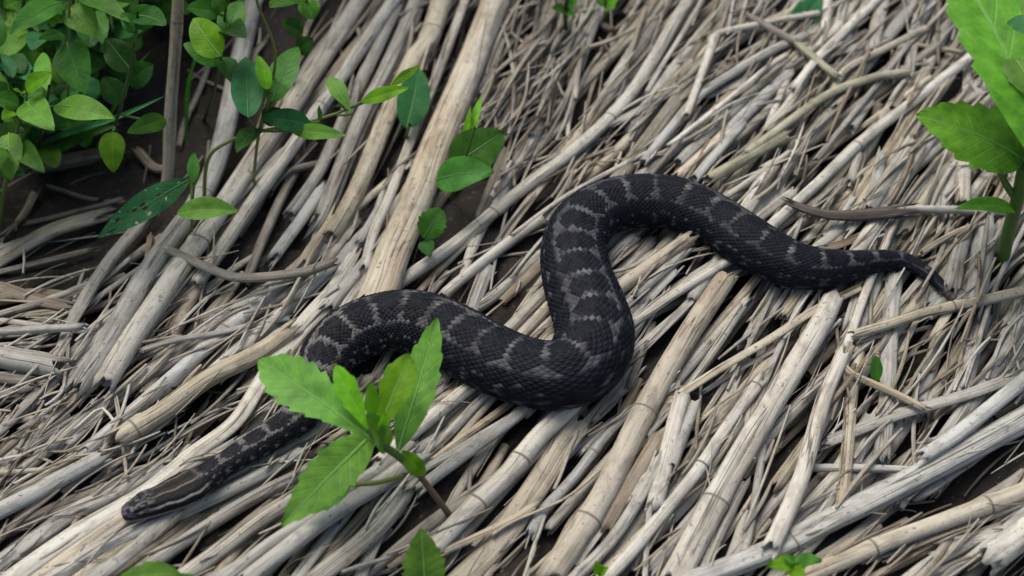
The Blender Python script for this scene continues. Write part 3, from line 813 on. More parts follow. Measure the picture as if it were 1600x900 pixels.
# small wander so that no two blotches are alike
bi = np.floor(phase); fr = phase - bi - 0.5
rb1 = np.mod(np.sin(bi * 17.17) * 917.3, 1)
aph = np.abs(ph)
def blob(df, dp, hf, hp, e=2.6): return (np.abs(df) / hf) ** e + (np.abs(dp) / hp) ** e
dors = blob(fr, ph + (rb1 - .5) * 0.14, 0.455 - (0.10 - 0.04 * rb1) * np.exp(-(ph / 0.20) ** 2), 0.52 + 0.16 * rb1, 2.5)
bi2 = np.floor(phase + 0.5); fr2 = phase + 0.5 - bi2 - 0.5
lat1 = blob(fr2, aph - 0.93 + (rb1 - .5) * .06, 0.45, 0.25, 2.2)
lat1b = blob(fr, aph - 0.86, 0.20, 0.20, 2.0)
lat2 = blob(fr, aph - 1.38, 0.43, 0.24, 2.4)
lat3 = np.minimum(blob(fr2, aph - 1.76, 0.38, 0.2, 2.2), blob(fr, aph - 2.14, 0.38, 0.2, 2.2))
dm = np.minimum(np.minimum(dors, lat1), np.minimum(np.minimum(lat2, lat3), lat1b + 0.2)) + (hsh - 0.5) * 0.5
dark = np.clip((1.36 - dm) / 0.30, 0, 1) * (1 - 0.10 * hsh2)
ground_c = np.array([0.175, 0.162, 0.140]); mid_c = np.array([0.080, 0.081, 0.082])
midb = np.clip((vs - 0.13) / 0.10, 0, 1)[..., None]; tailb = np.clip((vs / SLEN - 0.66) / 0.10, 0, 1)[..., None]
base = ground_c * (1 - midb) + mid_c * midb
base = base * (1 - 0.2 * tailb)
# pale mid-back saddles between the blotches
bj = np.round(phase); rb2 = np.mod(np.sin(bj * 53.7) * 317.1, 1); rb3 = np.mod(np.sin(bj * 7.31) * 811.7, 1)
saddle = (0.40 + 0.6 * rb2) * np.clip(1.2 - (np.abs(ph - (rb3 - .5) * 0.25) / (0.20 + 0.16 * rb3)) ** 2, 0, 1) * np.clip((np.abs(fr) - 0.39) / 0.04, 0, 1)
base = base + (np.array([0.185, 0.18, 0.168]) - base) * (saddle * (0.55 + 0.45 * hsh2))[..., None]
base = base * (0.62 + 0.6 * hsh[..., None])
dk = np.array([0.0055, 0.0072, 0.0120]) * (0.7 + 0.7 * hsh2[..., None])
col = (base * (1 - dark[..., None]) + dk * dark[..., None]) * np.array([0.88, 0.93, 1.02])
bellyc = np.clip((aph - 2.15) / 0.25, 0, 1)[..., None]
col = col * (1 - bellyc) + np.array([0.045, 0.043, 0.042]) * bellyc
# head stripes
P2 = np.abs(phi)[None] * np.ones((NS, 1)); s2 = su[:, None] * np.ones((1, SSEG + 1))
P2 = P2 + 0.03 * np.sin(s2 * 700)
def band(lo, hi, e=0.05): return np.clip((P2 - lo) / e, 0, 1) * np.clip((hi - P2) / e, 0, 1)
hc = np.zeros((NS, SSEG + 1, 3)) + np.array([0.020, 0.020, 0.021])
lite = np.array([0.20, 0.175, 0.145]); blk = np.array([0.012, 0.012, 0.014])
back = np.clip((s2 - 0.013) / 0.004, 0, 1)
def put(c, k):
    global hc
    hc = hc * (1 - k[..., None]) + c * k[..., None]
put(np.array([0.030, 0.028, 0.026]), band(-1, 0.40) * back)
put(lite, band(0.38, 0.52) * back * 0.9)
put(blk, band(0.54, 1.16))
put(np.array([0.42, 0.40, 0.37]), band(1.18, 1.38) * np.clip((s2 - 0.005) / 0.004, 0, 1))
put(blk, band(1.42, 1.86))
put(np.array([0.26, 0.245, 0.22]), band(1.92, 2.6) * 0.9)
put(blk, np.clip(1 - np.abs(P2) / 0.18, 0, 1) * back * 0.9)
mot = np.mod(np.sin(np.floor(s2 / 0.0016) * 12.99 + np.floor(phi[None] * 7) * 78.2) * 43758.5, 1)
put(np.array([0.14, 0.145, 0.155]), (mot > 0.62) * (1 - back) * (P2 < 1.5) * 0.75)
hk = np.clip((0.041 - s2) / 0.007, 0, 1)[..., None]
col = col * (1 - hk) + hc * hk
groove = (0.55 + 0.45 * np.clip((1.0 - best) * 4, 0, 1))[..., None]
col = col * (1 - (1 - groove) * (1 - belly[..., None]) * (1 - headness[..., None]))

sm, snt, sN, sLk = nodes_of('snake_skin')
att = sN.new('ShaderNodeAttribute'); att.attribute_name = 'Col'
stc = sN.new('ShaderNodeTexCoord').outputs['Object']
sc_ = mix(sN, sLk, noise(sN, sLk, stc, 900, 3), (0.72, 0.72, 0.74), (1.22, 1.2, 1.15))
sc_ = mix(sN, sLk, 1.0, att.outputs['Color'], sc_, 'MULTIPLY')
spn = sN.new('ShaderNodeBsdfPrincipled'); sLk.new(sc_, spn.inputs['Base Color'])
spn.inputs['Roughness'].default_value = 0.6; spn.inputs['Specular IOR Level'].default_value = 0.12
sbp = sN.new('ShaderNodeBump'); sbp.inputs['Strength'].default_value = 0.3; sbp.inputs['Distance'].default_value = 0.0003
sLk.new(noise(sN, sLk, stc, 2500, 3), sbp.inputs['Height']); sLk.new(sbp.outputs[0], spn.inputs['Normal'])
sLk.new(spn.outputs[0], sN.new('ShaderNodeOutputMaterial').inputs[0])
snake = empty('snake', CX[NS // 2], 'dark blotched rattlesnake stretched in an S across the dry reeds', 'snake')
link('body', mesh_from('snake_body', V.reshape(-1, 3), grid_faces(NS, SSEG + 1)[:, ::-1], None, np.clip(col, 0, 1).reshape(-1, 3)), sm, parent=snake)
def ellipsoid(c, axes, r, nu=16, nv=10):
    u = np.linspace(0, 2 * np.pi, nu + 1); v = np.linspace(0.02, np.pi - 0.02, nv)
    uu_, vv_ = np.meshgrid(u, v)
    p = np.stack([np.sin(vv_) * np.cos(uu_), np.sin(vv_) * np.sin(uu_), np.cos(vv_)], -1) * np.asarray(r)
    return (np.asarray(c) + p @ np.asarray(axes)).reshape(-1, 3), grid_faces(nv, nu + 1)
EYE = plain('snake_eye', (0.10, 0.085, 0.06), 0.12, 1500, 0.5, 0.6); PUPIL = plain('snake_pupil', (0.004, 0.004, 0.004), 0.1, 100, 0.1, 0.6)
RATTLE = plain('rattle_horn', (0.075, 0.062, 0.046), 0.5, 900, 0.4); NOSTRIL = plain('nostril_dark', (0.006, 0.006, 0.006), 0.8)
ie = int(0.0115 / SLEN * NS)
for sgn in (-1, 1):
    d = S[ie] * sgn * math.sin(1.08) + Nn[ie] * math.cos(1.08)
    c = CX[ie] + S[ie] * sgn * math.sin(1.08) * RA[ie] * 1.03 + Nn[ie] * math.cos(1.08) * RB[ie] * 0.95 - d * 0.0007
    eax = np.array([d, T[ie], np.cross(d, T[ie])])
    ev, ef = ellipsoid(c, eax, (0.0018, 0.0021, 0.0021))
    eye = link('eye', mesh_from('eye', ev, ef), EYE, parent=snake)
    pv, pf = ellipsoid(c + d * 0.00115, eax, (0.0005, 0.0003, 0.0013))
    link('pupil', mesh_from('pupil', pv, pf), PUPIL, parent=eye)
    i2 = int(0.0030 / SLEN * NS)
    c2 = CX[i2] + S[i2] * sgn * math.sin(1.2) * RA[i2] * 1.0 + Nn[i2] * math.cos(1.2) * RB[i2]
    nv_, nf_ = ellipsoid(c2, np.array([d, T[ie], np.cross(d, T[ie])]), (0.0004, 0.0005, 0.0005), 8, 6)
    link('nostril', mesh_from('nostril', nv_, nf_), NOSTRIL, parent=snake)
# rattle: nested horny segments at the tail tip
rd = T[-1].copy(); rc = CX[-1].copy(); r0 = RA[-1]
for k in range(3):
    rd = rd + np.array([0.04, -0.02, 0.03]); rd /= np.linalg.norm(rd)
    L0 = 0.0026
    XX = rc + rd * np.linspace(-0.2, 1.1, 7)[:, None] * L0
    pr_ = np.array([0.62, 0.92, 1.0, 0.88, 0.96, 0.84, 0.25]) * r0 * (1.02 - 0.07 * k)
    v_, f_, u_ = tube(XX, pr_ * 0.8, pr_, 12, hollow=False)
    link('rattle_segment', mesh_from('rattle_segment', v_, f_, u_), RATTLE, parent=snake)
    rc = rc + rd * L0

# ------------------------------------------------------------------ leaves and plants
PROFILE = {'lance': lambda t: np.sin(np.pi * t ** 0.85) ** 0.85, 'ovate': lambda t: np.sin(np.pi * np.clip(t, 0, 1) ** 0.72) ** 0.72,
           'obov': lambda t: np.sin(np.pi * t ** 1.55) ** 0.8 * (1 - 0.0 * t) + 0.05 * (1 - t), 'broad': lambda t: np.sin(np.pi * t ** 0.95) ** 0.55}
def leaf(parent, mat, base, zb, tip, zt, w, shape='lance', roll=0.0, fold=0.25, arch=0.08, teeth=0, upmix=0.45, label=None, wave=0.05, holes=0):
    A, ma = unproject([base], [zb]); B, mb = unproject([tip], [zt]); A, B = A[0], B[0]
    ln = np.linalg.norm(B - A); ax_ = (B - A) / ln
    vw = CAM - (A + B) / 2; vw /= np.linalg.norm(vw)
    n = vw * (1 - upmix) + np.array([0, 0, 1.0]) * upmix
    n -= ax_ * (n @ ax_); n /= np.linalg.norm(n)
    sd_ = np.cross(ax_, n)
    n, sd_ = n * math.cos(roll) + sd_ * math.sin(roll), sd_ * math.cos(roll) - n * math.sin(roll)
    W = w * (ma[0] + mb[0]) / 2 / 2
    nt_ = max(24, teeth * 6) ; na = 9
    t = np.linspace(0, 1, nt_); a = np.linspace(-1, 1, na)
    wd = PROFILE[shape](t) * W
    wd[0] = max(wd[0], 0.0004)
    TT, AA = np.meshgrid(t, a, indexing='ij')
    WW = np.repeat(wd[:, None], na, 1)
    if teeth:
        saw = np.mod(t * teeth, 1.0); env = np.clip((t - 0.2) * 5, 0, 1)
        WW = WW * (1 + (np.abs(AA) > 0.9) * ((saw - 0.5) * 0.22 * env)[:, None])
    wv = wave * W * (np.sin(TT * 11 + RNG.uniform(0, 6)) * np.abs(AA) ** 2 + 0.6 * np.sin(TT * 6 + AA * 2 + RNG.uniform(0, 6)))
    h = fold * np.abs(AA) * WW * (1 - 0.35 * np.abs(AA)) + arch * ln * 4 * TT * (1 - TT) + wv
    h += 0.05 * W * np.sin(TT * 9 * 6.28 - np.abs(AA) * 10) * 2.0 * np.abs(AA) * (1 - np.abs(AA))      # puckering between side veins
    V = A + ax_ * (TT * ln)[..., None] + sd_ * (AA * WW)[..., None] + n * h[..., None]
    F = grid_faces(nt_, na)
    uv = np.stack([TT, AA], -1).reshape(-1, 2)
    if holes:
        keep = np.ones(len(F), bool)
        for _ in range(holes):
            keep[RNG.integers(int(len(F) * 0.3), len(F) - 12)] = False
        F = F[keep]
    o = link('leaf', mesh_from('leaf', V.reshape(-1, 3), F, uv), LEAF[mat], parent=parent, label=label)
    if w > 42 and ln > 0.018:                        # raised midrib underneath and on top
        c = V[:int(nt_ * 0.9), na // 2]
        v_, f_, u_ = tube(c, np.linspace(0.00055, 0.0002, len(c)) * min(1.4, w / 50), np.linspace(0.0005, 0.0002, len(c)), 6, hollow=False)
        link('midrib', mesh_from('midrib', v_, f_, u_), STEM['rib' if mat in ('fresh', 'lime', 'broad') else 'ribdark'], parent=o)
    return o, A
def hz(px):
    """height of the pile seen at a pixel"""
    z = np.array([0.03])
    for _ in range(6):
        Xp, _m = unproject([px], z); z = hm_get(Xp[:, 0], Xp[:, 1])
    return float(z[0])
def stem(parent, pts, w0, w1, mat, name='stem'):
    """pts: (px, py, z)"""
    P = np.array(pts, float)
    W, m_ = unproject(P[:, :2], P[:, 2])
    Xs = spline(W, n=max(8, 5 * len(P))) if len(P) > 2 else spline(W, n=10)
    n = len(Xs); r = np.linspace(w0, w1, n) * m_.mean() / 2
    r = r * (1 + 0.06 * vnoise(n, 5))
    up = np.array([0.3, 0.2, 1.0])
    v_, f_, u_ = tube(Xs, r, r, 8, hollow=False, up=np.array([0.31, -0.8, 0.5]))
    link(name, mesh_from(name, v_, f_, u_), STEM[mat], parent=parent)
    return Xs
def plant(name, base, label, cat='plant', group=None, z=None):
    z = hz(base) if z is None else z
    Xb, _ = unproject([base], [z])
    return empty(name, Xb[0], label, cat, group), z
def attach(parent, Xs, A, mat='green', r=0.0007):
    i = np.argmin(np.linalg.norm(Xs - A, axis=1)); d = np.linalg.norm(Xs[i] - A)
    if d < 0.0015: return
    i = max(0, i - int(len(Xs) * 0.06))
    mid = (Xs[i] + A) / 2 + np.array([0, 0, -0.08 * d])
    X3 = spline(np.array([Xs[i], mid, A]), n=9)
    v_, f_, u_ = tube(X3, r, r, 6, hollow=False, up=np.array([0.31, -0.8, 0.5]))
    link('petiole', mesh_from('petiole', v_, f_, u_), STEM[mat], parent=parent)

# serrated seedling in front of the snake
pl, z0 = plant('serrated_seedling', (706, 810), 'bright green seedling with serrated leaves leaning in front of the snake')
zc = z0 + 0.045
stem(pl, [(708, 814, z0 - .008), (690, 788, z0 + .006), (655, 742, z0 + .020)], 11, 10, 'brown')
Xs = stem(pl, [(655, 742, z0 + .020), (625, 715, z0 + .032), (592, 690, zc), (578, 668, zc + .006)], 11, 14, 'green', 'stem_tip')
leaf(pl, 'fresh', (585, 690, ), zc, (404, 562), zc + .004, 80, 'obov', 0.1, 0.25, 0.05, 9, 0.3)
leaf(pl, 'lime', (580, 680), zc + .004, (524, 570), zc + .018, 36, 'obov', -0.2, 0.3, 0.05, 4)
leaf(pl, 'lime', (581, 676), zc + .005, (578, 596), zc + .026, 26, 'obov', 0.5, 0.4, 0.02, 3)
leaf(pl, 'lime', (588, 684), zc + .004, (640, 552), zc + .020, 52, 'obov', 0.0, 0.30, 0.03, 5, 0.2)
leaf(pl, 'fresh', (622, 705), zc - .008, (684, 495), zc + .004, 58, 'lance', 0.15, 0.20, 0.06, 7, 0.35)
leaf(pl, 'fresh', (584, 676), zc, (438, 824), zc - .006, 74, 'lance', -0.1, 0.22, 0.06, 9)
o_, A_ = leaf(pl, 'mid', (548, 757), z0 + .018, (470, 800), z0 + .012, 40, 'lance', 0.0, 0.3, 0.03, 5)
attach(pl, spline(unproject([(640, 742), (600, 742)], [z0 + .026, z0 + .026])[0], n=12)[:3], A_, 'yellow', 0.0011)
leaf(pl, 'lime', (628, 704), zc - .012, (664, 742), zc - .024, 30, 'lance', 0.3, 0.3, 0.25, 3)
leaf(pl, 'fresh', (602, 704), zc - .006, (572, 648), zc + .020, 40, 'broad', 0.3, 0.7, 0.06, 3)
leaf(pl, 'lime', (590, 686), zc + .002, (600, 640), zc + .022, 22, 'lance', 0.9, 0.5, 0.03, 0)

pl, z0 = plant('foreground_seedling', (668, 945), 'single pointed green leaf standing up below the serrated seedling')
stem(pl, [(668, 950, z0 - .006), (666, 930, z0 + .010)], 8, 7, 'green')
leaf(pl, 'fresh', (666, 934), z0 + .010, (658, 824), z0 + .034, 66, 'lance', 0.0, 0.2, 0.06, 7)
leaf(pl, 'mid', (668, 934), z0 + .010, (730, 960), z0 + .022, 40, 'lance', 0.0, 0.2, 0.08, 5)

pl, z0 = plant('low_seedling', (262, 935), "blurred green leaf low in front of the snake's head")
stem(pl, [(262, 940, z0 - .006), (258, 915, z0 + .012), (262, 900, z0 + .022)], 7, 6, 'green')
leaf(pl, 'fresh', (284, 898), z0 + .024, (182, 905), z0 + .032, 42, 'lance', 0.15, 0.2, 0.10, 5)
leaf(pl, 'mid', (262, 902), z0 + .022, (345, 940), z0 + .020, 34, 'lance', 0, 0.2, 0.1, 5)

pl, z0 = plant('crumpled_seedling', (1238, 905), 'small crumpled green seedling between the grooved reed and the jointed tan reed')
Xs = stem(pl, [(1240, 912, z0 - .008), (1238, 895, z0 + .012), (1236, 885, z0 + .018)], 7, 5, 'green')
for b, t, w, m, rl in (((1240, 888), (1196, 886), 30, 'lime', .3), ((1236, 886), (1284, 874), 30, 'mid', -.3), ((1238, 888), (1226, 866), 26, 'fresh', .2), ((1236, 890), (1255, 908), 30, 'lime', 0)):
    leaf(pl, m, b, z0 + .018, t, z0 + .024, w, 'ovate', rl, 0.4, 0.12, 4, wave=0.2)
pl, z0 = plant('tiny_sprout', (938, 902), 'tiny lime sprout in the dark gap between two pale reeds')
stem(pl, [(938, 908, z0 - .004), (936, 895, z0 + .006)], 4, 4, 'green')
leaf(pl, 'lime', (937, 897), z0 + .005, (930, 876), z0 + .012, 18, 'ovate', 0, .3, .1, 0)
leaf(pl, 'lime', (937, 897), z0 + .005, (951, 886), z0 + .010, 14, 'ovate', 0, .3, .1, 0)
pl, z0 = plant('tiny_sprout', (1370, 600), 'tiny round green sprout leaf framed by upright reeds')
stem(pl, [(1370, 604, z0 - .004), (1369, 592, z0 + .004)], 4, 4, 'green')
leaf(pl, 'mid', (1369, 596), z0 + .004, (1368, 556), z0 + .014, 20, 'broad', 0.1, .3, .05, 0)

# broad-leaved plant at the rattle end
pl, z0 = plant('broad_leaved_plant', (1568, 440), "vigorous green broad-leaved plant standing beyond the snake's rattle")
Xs = stem(pl, [(1560, 440, z0 - .01), (1574, 370, z0 + .024), (1592, 300, z0 + .055), (1604, 220, z0 + .09), (1612, 120, z0 + .13)], 24, 16, 'green')
leaf(pl, 'broad', (1602, 250), z0 + .080, (1432, 178), z0 + .090, 122, 'ovate', 0.0, 0.14, 0.05, 7, 0.7)
stem(pl, [(1588, 312, z0 + .048), (1572, 288, z0 + .062), (1556, 256, z0 + .080)], 14, 9, 'green', 'petiole')
leaf(pl, 'broad', (1655, 292), z0 + .110, (1440, -125), z0 + .150, 116, 'lance', 0.25, 0.22, 0.07, 10, 0.4)
leaf(pl, 'broad', (1586, 330), z0 + .045, (1492, 326), z0 + .050, 32, 'ovate', 0.3, 0.25, 0.12, 0)
leaf(pl, 'blue', (1610, 275), z0 + .072, (1535, 212), z0 + .085, 30, 'lance', 0.3, 0.25, 0.10, 4)
leaf(pl, 'blue', (1650, 70), z0 + .16, (1574, 34), z0 + .16, 48, 'broad', 0.3, 0.25, 0.15, 4)
leaf(pl, 'fresh', (1625, 130), z0 + .13, (1545, -60), z0 + .14, 110, 'lance', -0.2, 0.2, 0.1, 8)
leaf(pl, 'fresh', (1622, 160), z0 + .13, (1560, 60), z0 + .135, 60, 'lance', 0.1, 0.2, 0.1, 6)
leaf(pl, 'broad', (1620, 150), z0 + .13, (1760, 40), z0 + .15, 110, 'lance', 0, 0.2, 0.1, 8)
leaf(pl, 'broad', (1606, 240), z0 + .09, (1740, 270), z0 + .09, 90, 'lance', 0, 0.2, 0.1, 8)

# plants behind the thickest reed
pl, z0 = plant('small_weed', (712, 300), 'small green weed with two overlapping leaves behind the thickest reed', z=0.008)
Xs = stem(pl, [(706, 310, z0 - .004), (712, 285, z0 + .012), (722, 262, z0 + .02), (742, 200, z0 + .05)], 7, 4, 'green')
for b, t, w, m, rl in (((705, 262), (788, 206), 70, 'mid', 0.2), ((682, 282), (772, 268), 60, 'mid', -0.1), ((735, 215), (752, 150), 13, 'lime', 0), ((715, 245), (735, 165), 11, 'lime', 0.3)):
    o_, A_ = leaf(pl, m, b, z0 + .02, t, z0 + .03, w, 'ovate' if w > 20 else 'lance', rl, 0.2, 0.1, 0)
    attach(pl, Xs, A_)
pl, z0 = plant('small_weed', (668, 385), 'little toothed leaf peeping out beside the thickest reed near its lower end', z=0.008)
Xs = stem(pl, [(664, 392, z0 - .004), (666, 365, z0 + .010)], 6, 5, 'green')
leaf(pl, 'mid', (662, 372), z0 + .010, (690, 326), z0 + .022, 44, 'broad', 0.1, 0.2, 0.1, 6)
leaf(pl, 'dark', (664, 376), z0 + .008, (672, 402), z0 + .008, 26, 'ovate', 0.1, 0.2, 0.1, 4)
pl, z0 = plant('small_weed', (636, 205), 'bluish leaf standing between the slender reed and the two-tone reed', z=0.010)
stem(pl, [(634, 215, z0 - .004), (640, 195, z0 + .020)], 6, 5, 'green')
leaf(pl, 'blue', (636, 200), z0 + .006, (655, 108), z0 + .012, 52, 'ovate', 0.2, 0.2, 0.08, 0)
pl, z0 = plant('small_weed', (945, 28), 'small bright weed at the back edge of the brown thatch')
Xs = stem(pl, [(945, 34, z0 - .004), (946, 10, z0 + .02), (945, -20, z0 + .04)], 6, 4, 'green')
for b, t, w, m in (((946, 8), (966, -6), 22, 'lime'), ((945, 10), (938, -12), 20, 'fresh'), ((945, 14), (962, 12), 14, 'fresh'), ((945, -15), (925, -40), 30, 'fresh')):
    leaf(pl, m, b, z0 + .02, t, z0 + .026, w, 'ovate', 0.1, 0.2, 0.1, 0)
pl, z0 = plant('small_weed', (882, 40), 'soft green weed standing behind the thin upright straw')
Xs = stem(pl, [(884, 46, z0 - .004), (884, 15, z0 + .02), (890, -30, z0 + .05)], 8, 6, 'dark')
for b, t, w, m in (((884, 18), (862, 12), 20, 'mid'), ((885, 12), (902, 4), 20, 'mid'), ((885, 0), (870, -25), 26, 'fresh'), ((886, 20), (900, 28), 12, 'mid')):
    leaf(pl, m, b, z0 + .02, t, z0 + .026, w, 'ovate', 0.1, 0.2, 0.1, 0)
pl, z0 = plant('small_weed', (1255, 42), 'bluish-green leaf half buried behind the pale bent straw', z=0.008)
stem(pl, [(1258, 48, z0 - .006), (1262, 30, z0 + .006)], 6, 5, 'green')
leaf(pl, 'blue', (1240, 48), z0 + .004, (1285, -8), z0 + .018, 42, 'ovate', 0.1, 0.2, 0.05, 0)

# leafy shrub: several stems, each a plant of its own
GRP = 'leafy shrub stems'
def sprig(name, label, stem_pts, leaves, w=(7, 4), mat='green', group=GRP):
    zg = float(ground_z(*unproject([stem_pts[0][:2]], [0.0])[0][0][:2]))
    pts = [(stem_pts[0][0], stem_pts[0][1], zg - 0.004)] + [(a, b, c) for a, b, c in stem_pts[1:]]
    Xb, _ = unproject([pts[0][:2]], [zg])
    p = empty(name, Xb[0], label, 'plant', group)
    Xs = stem(p, pts, w[0], w[1], mat)
    for q in leaves:
        m, b, t, zl, wl = q[:5]; kw = q[5] if len(q) > 5 else {}
        zl2 = zl + kw.pop('dz', 0.008)
        shp = kw.pop('shape', 'ovate')
        o, A = leaf(p, m, b, zl, t, zl2, wl, shp, kw.pop('roll', RNG.uniform(-0.3, 0.3)), kw.pop('fold', 0.18), kw.pop('arch', 0.08), kw.pop('teeth', 0), **kw)
        attach(p, Xs, A)
    return p
sprig('leafy_shrub', 'shrub stem carrying the large round leaf hanging from a pale stalk', [(104, 215), (106, 150, .06), (108, 90, .09), (108, 10, .12), (108, -60, .14)],
      [('mid', (106, 66), (132, 146), .10, 60, dict(dz=-.012)), ('fresh', (107, 12), (152, 56), .115, 50, dict(dz=-.006)), ('mid', (96, 4), (16, 54), .115, 46),
       ('mid', (122, -6), (204, 36), .118, 36, dict(shape='lance')), ('fresh', (108, -20), (70, -60), .13, 50), ('lime', (104, 30), (70, 36), .11, 20), ('mid', (100, 55), (60, 62), .10, 24)], mat='yellow')
sprig('leafy_shrub', 'low shrub stem with paired pale green leaves and a lime tip', [(-5, 370), (6, 300, .03), (25, 210, .06), (40, 158, .08), (42, 140, .085), (50, 110, .10)],
      [('fresh', (40, 160), (84, 204), .085, 50), ('fresh', (84, 166), (181, 186), .082, 46, dict(shape='lance')), ('lime', (40, 140), (82, 114), .095, 32), ('fresh', (14, 208), (18, 282), .06, 46, dict(dz=-.01)),
       ('lime', (36, 148), (20, 140), .09, 12), ('mid', (30, 165), (-14, 150), .085, 34), ('lime', (22, 175), (2, 185), .07, 20), ('mid', (25, 225), (70, 270), .05, 36), ('mid', (10, 235), (-40, 260), .06, 40)], w=(9, 4), mat='green')
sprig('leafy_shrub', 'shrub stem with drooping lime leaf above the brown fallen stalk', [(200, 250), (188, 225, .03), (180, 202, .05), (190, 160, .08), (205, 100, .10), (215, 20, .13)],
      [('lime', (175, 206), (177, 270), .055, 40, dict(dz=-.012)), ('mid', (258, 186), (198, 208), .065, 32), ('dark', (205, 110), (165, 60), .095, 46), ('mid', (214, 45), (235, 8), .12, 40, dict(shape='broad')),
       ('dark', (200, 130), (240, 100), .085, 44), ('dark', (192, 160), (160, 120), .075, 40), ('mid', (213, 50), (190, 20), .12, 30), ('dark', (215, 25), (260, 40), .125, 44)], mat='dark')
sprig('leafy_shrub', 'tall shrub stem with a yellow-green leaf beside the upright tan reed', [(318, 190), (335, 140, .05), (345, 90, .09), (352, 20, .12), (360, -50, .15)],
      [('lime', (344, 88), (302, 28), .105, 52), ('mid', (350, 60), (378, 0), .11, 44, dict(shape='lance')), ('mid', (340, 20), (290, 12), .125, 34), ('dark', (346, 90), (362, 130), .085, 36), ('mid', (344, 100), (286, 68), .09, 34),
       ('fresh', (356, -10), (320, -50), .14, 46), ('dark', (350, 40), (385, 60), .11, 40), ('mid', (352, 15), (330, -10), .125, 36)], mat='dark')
sprig('leafy_shrub', 'shrub stem with big upright leaves overlapping the long silvery reed', [(395, 300), (400, 240, .045), (408, 190, .07), (420, 150, .08), (430, 80, .11), (402, 5, .15), (396, -40, .16)],
      [('blue', (388, 184), (384, 88), .085, 50), ('mid', (424, 160), (466, 72), .085, 48), ('lime', (418, 140), (402, 86), .095, 24), ('blue', (486, 194), (408, 184), .07, 38, dict(shape='lance')),
       ('dark', (405, 200), (370, 240), .065, 36), ('dark', (412, 190), (440, 170), .07, 30)], mat='yellow', w=(6, 4))
sprig('leafy_shrub', 'slender sprig reaching across the pale reeds with narrow lime leaves', [(318, 330), (325, 250, .045), (360, 220, .06), (400, 206, .065), (480, 191, .068), (540, 172, .068), (572, 158, .07)],
      [('fresh', (456, 205), (542, 212), .066, 26, dict(shape='lance')), ('fresh', (550, 178), (514, 120), .072, 27, dict(shape='obov')), ('lime', (564, 160), (640, 137), .072, 24, dict(shape='lance')),
       ('lime', (612, 134), (657, 102), .076, 15, dict(shape='lance')), ('mid', (500, 190), (498, 164), .068, 8, dict(shape='lance')), ('mid', (540, 172), (527, 160), .07, 6, dict(shape='lance'))], mat='yellow', w=(7, 4))
sprig('leafy_shrub', 'low sprig bearing the insect-holed leaf and a folded glossy leaf', [(300, 390), (300, 330, .03), (300, 285, .04), (306, 240, .05)],
      [('hole', (296, 280), (152, 372), .042, 44, dict(dz=-.010, holes=9, shape='lance')), ('fresh', (276, 334), (374, 330), .040, 42, dict(fold=0.5, shape='lance', dz=.002)), ('mid', (303, 285), (303, 238), .05, 20, dict(shape='lance'))], mat='green', w=(5, 4))
sprig('leafy_shrub', 'shrub top with rounded leaves above the dark gap by the long pale reed', [(455, 140), (470, 60, .06), (478, 10, .09), (485, -50, .12)],
      [('fresh', (478, -4), (488, 30), .095, 34, dict(shape='broad', dz=-.008)), ('mid', (470, -8), (420, 12), .098, 40), ('mid', (480, -10), (535, -4), .1, 30), ('dark', (470, 50), (440, 35), .07, 34), ('dark', (465, 80), (490, 60), .06, 30)], mat='green')
# shaded stems deeper in the shrub
rs = np.random.default_rng(21)
SHADE = [(30, 60), (150, 20), (240, 10), (90, 130), (-60, 100), (280, -30), (40, -50), (200, -60), (-70, 220), (130, 190), (20, 20),
         (60, 10), (110, 70), (190, 40), (10, 140), (60, 230), (-20, 290), (160, 110), (20, 200), (-10, 90), (60, 170), (180, 80), (215, -20), (-20, 30), (110, 10)]
for k, (bx, by) in enumerate(SHADE):
    top = (bx + rs.uniform(-20, 20), by - rs.uniform(60, 110), rs.uniform(.06, .10))
    lv = []
    for q in range(13):
        f = rs.uniform(0, 1); x = bx + (top[0] - bx) * f; y = by + (top[1] - by) * f
        a = rs.uniform(0, 2 * math.pi); ln = rs.uniform(34, 84)
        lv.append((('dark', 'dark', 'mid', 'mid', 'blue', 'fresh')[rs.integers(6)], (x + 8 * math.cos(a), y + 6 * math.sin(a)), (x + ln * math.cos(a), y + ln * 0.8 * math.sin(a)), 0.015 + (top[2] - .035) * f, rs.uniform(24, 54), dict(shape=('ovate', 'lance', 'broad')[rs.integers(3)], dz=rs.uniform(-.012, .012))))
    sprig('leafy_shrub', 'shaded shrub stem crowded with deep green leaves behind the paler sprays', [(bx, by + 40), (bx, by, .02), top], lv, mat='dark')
# grass blades in the shrub's shade
def blade(pts, w, mat, label):
    P = np.array(pts, float); Wd, m_ = unproject(P[:, :2], P[:, 2]); Xs = spline(Wd, n=18)
    t = np.linspace(0, 1, 18); hw_ = w * m_.mean() / 2 * np.sin(np.pi * (0.12 + 0.88 * t)) ** 0.7
    vw = CAM - Xs; vw /= np.linalg.norm(vw, axis=1)[:, None]
    T_, _, _ = frames(Xs, np.array([0.31, -0.8, 0.5])); n_ = vw * 0.5 + np.array([0, 0, 0.5]); S_ = np.cross(T_, n_); S_ /= np.linalg.norm(S_, axis=1)[:, None]
    a = np.linspace(-1, 1, 5); V_ = Xs[:, None] + S_[:, None] * (a[None] * hw_[:, None])[..., None] + n_[:, None] * (np.abs(a)[None] * hw_[:, None] * 0.5)[..., None]
    uv = np.stack(np.meshgrid(t * 0.1, a * 0.5, indexing='ij'), -1).reshape(-1, 2)
    link('grass_blade', mesh_from('grass_blade', V_.reshape(-1, 3), grid_faces(18, 5), uv), LEAF[mat], label=label, cat='grass blade', group='grass blades under the shrub')
blade([(30, 250, -.01), (90, 215, .03), (180, 185, .05), (262, 148, .06)], 13, 'blue', 'long pale-edged grass blade pointing at the upright tan reed')
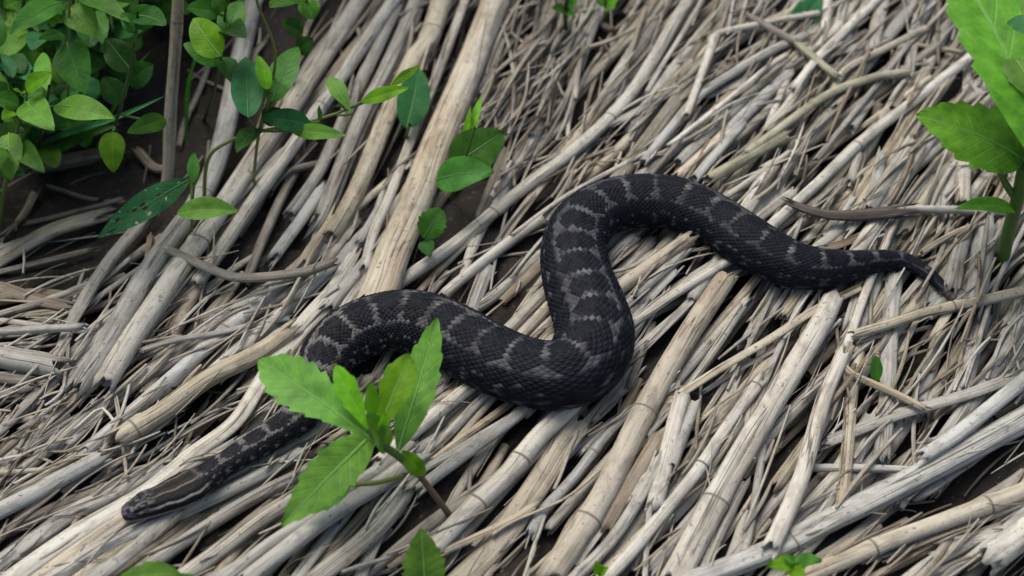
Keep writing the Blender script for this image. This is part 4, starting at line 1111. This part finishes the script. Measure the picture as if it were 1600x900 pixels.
blade([(40, 265, -.01), (80, 240, .02), (130, 215, .035), (190, 192, .04)], 22, 'dark', 'broad dark grass blade beneath the pale-edged one')
blade([(150, 235, -.01), (180, 165, .03), (210, 110, .05), (236, 78, .06)], 7, 'mid', 'thin upright grass blade in the shaded gap of the shrub')
blade([(290, 220, -.01), (295, 130, .03), (312, 78, .06)], 7, 'mid', 'thin grass blade just past the upright tan reed')

# ------------------------------------------------------------------ taller undergrowth behind and to the shrub's side, which keeps that corner in shade
ru = np.random.default_rng(5)
Vs, Fs, Us = [], [], []; k0 = 0
t_ = np.linspace(0, 1, 9); a_ = np.linspace(-1, 1, 5); TT, AA = np.meshgrid(t_, a_, indexing='ij'); FF = grid_faces(9, 5)
for q in range(1500):
    if ru.uniform() < 0.62: c = np.array([ru.uniform(-0.85, 0.05), ru.uniform(0.36, 0.75), ru.uniform(0.02, 0.42)])
    else: c = np.array([ru.uniform(-0.85, -0.47), ru.uniform(-0.05, 0.36), ru.uniform(0.02, 0.36)])
    if c[0] > -0.2: c[2] *= 0.55
    ln, w_ = ru.uniform(0.035, 0.07), ru.uniform(0.009, 0.017)
    ang = ru.uniform(0, 2 * math.pi); d = np.array([math.cos(ang), math.sin(ang), ru.uniform(-0.5, 0.3)]); d /= np.linalg.norm(d)
    sd2 = np.cross(d, [0, 0, 1.0]); sd2 /= np.linalg.norm(sd2); n2_ = np.cross(sd2, d)
    wd = PROFILE['ovate'](t_)[:, None] * w_
    V_ = c + d * (TT * ln)[..., None] + sd2 * (AA * wd)[..., None] + n2_ * (np.abs(AA) * wd * 0.25 + 0.3 * ln * TT * (1 - TT))[..., None]
    Vs.append(V_.reshape(-1, 3)); Fs.append(FF + k0); Us.append(np.stack([TT, AA], -1).reshape(-1, 2)); k0 += 45
for q in range(110):
    x, y = (ru.uniform(-0.85, 0.0), ru.uniform(0.38, 0.75)) if ru.uniform() < 0.62 else (ru.uniform(-0.85, -0.49), ru.uniform(-0.05, 0.36))
    h_ = ru.uniform(0.2, 0.42) * (0.55 if x > -0.2 else 1)
    Xs = spline(np.array([[x, y, -0.01], [x + ru.normal(0, .02), y + ru.normal(0, .02), h_ * .5], [x + ru.normal(0, .03), y + ru.normal(0, .03), h_]]), n=9)
    v_, f_, u_ = tube(Xs, np.linspace(.0022, .0009, 9), np.linspace(.0022, .0009, 9), 6, hollow=False, up=np.array([0.31, -0.8, 0.5]))
    Vs.append(v_); Fs.append(f_ + k0); Us.append(u_); k0 += len(v_)
link('undergrowth', mesh_from('undergrowth', np.concatenate(Vs), np.concatenate(Fs), np.concatenate(Us)), LEAF['mid'], kind='stuff',
     label='dense taller green undergrowth rising beyond the leafy shrub')
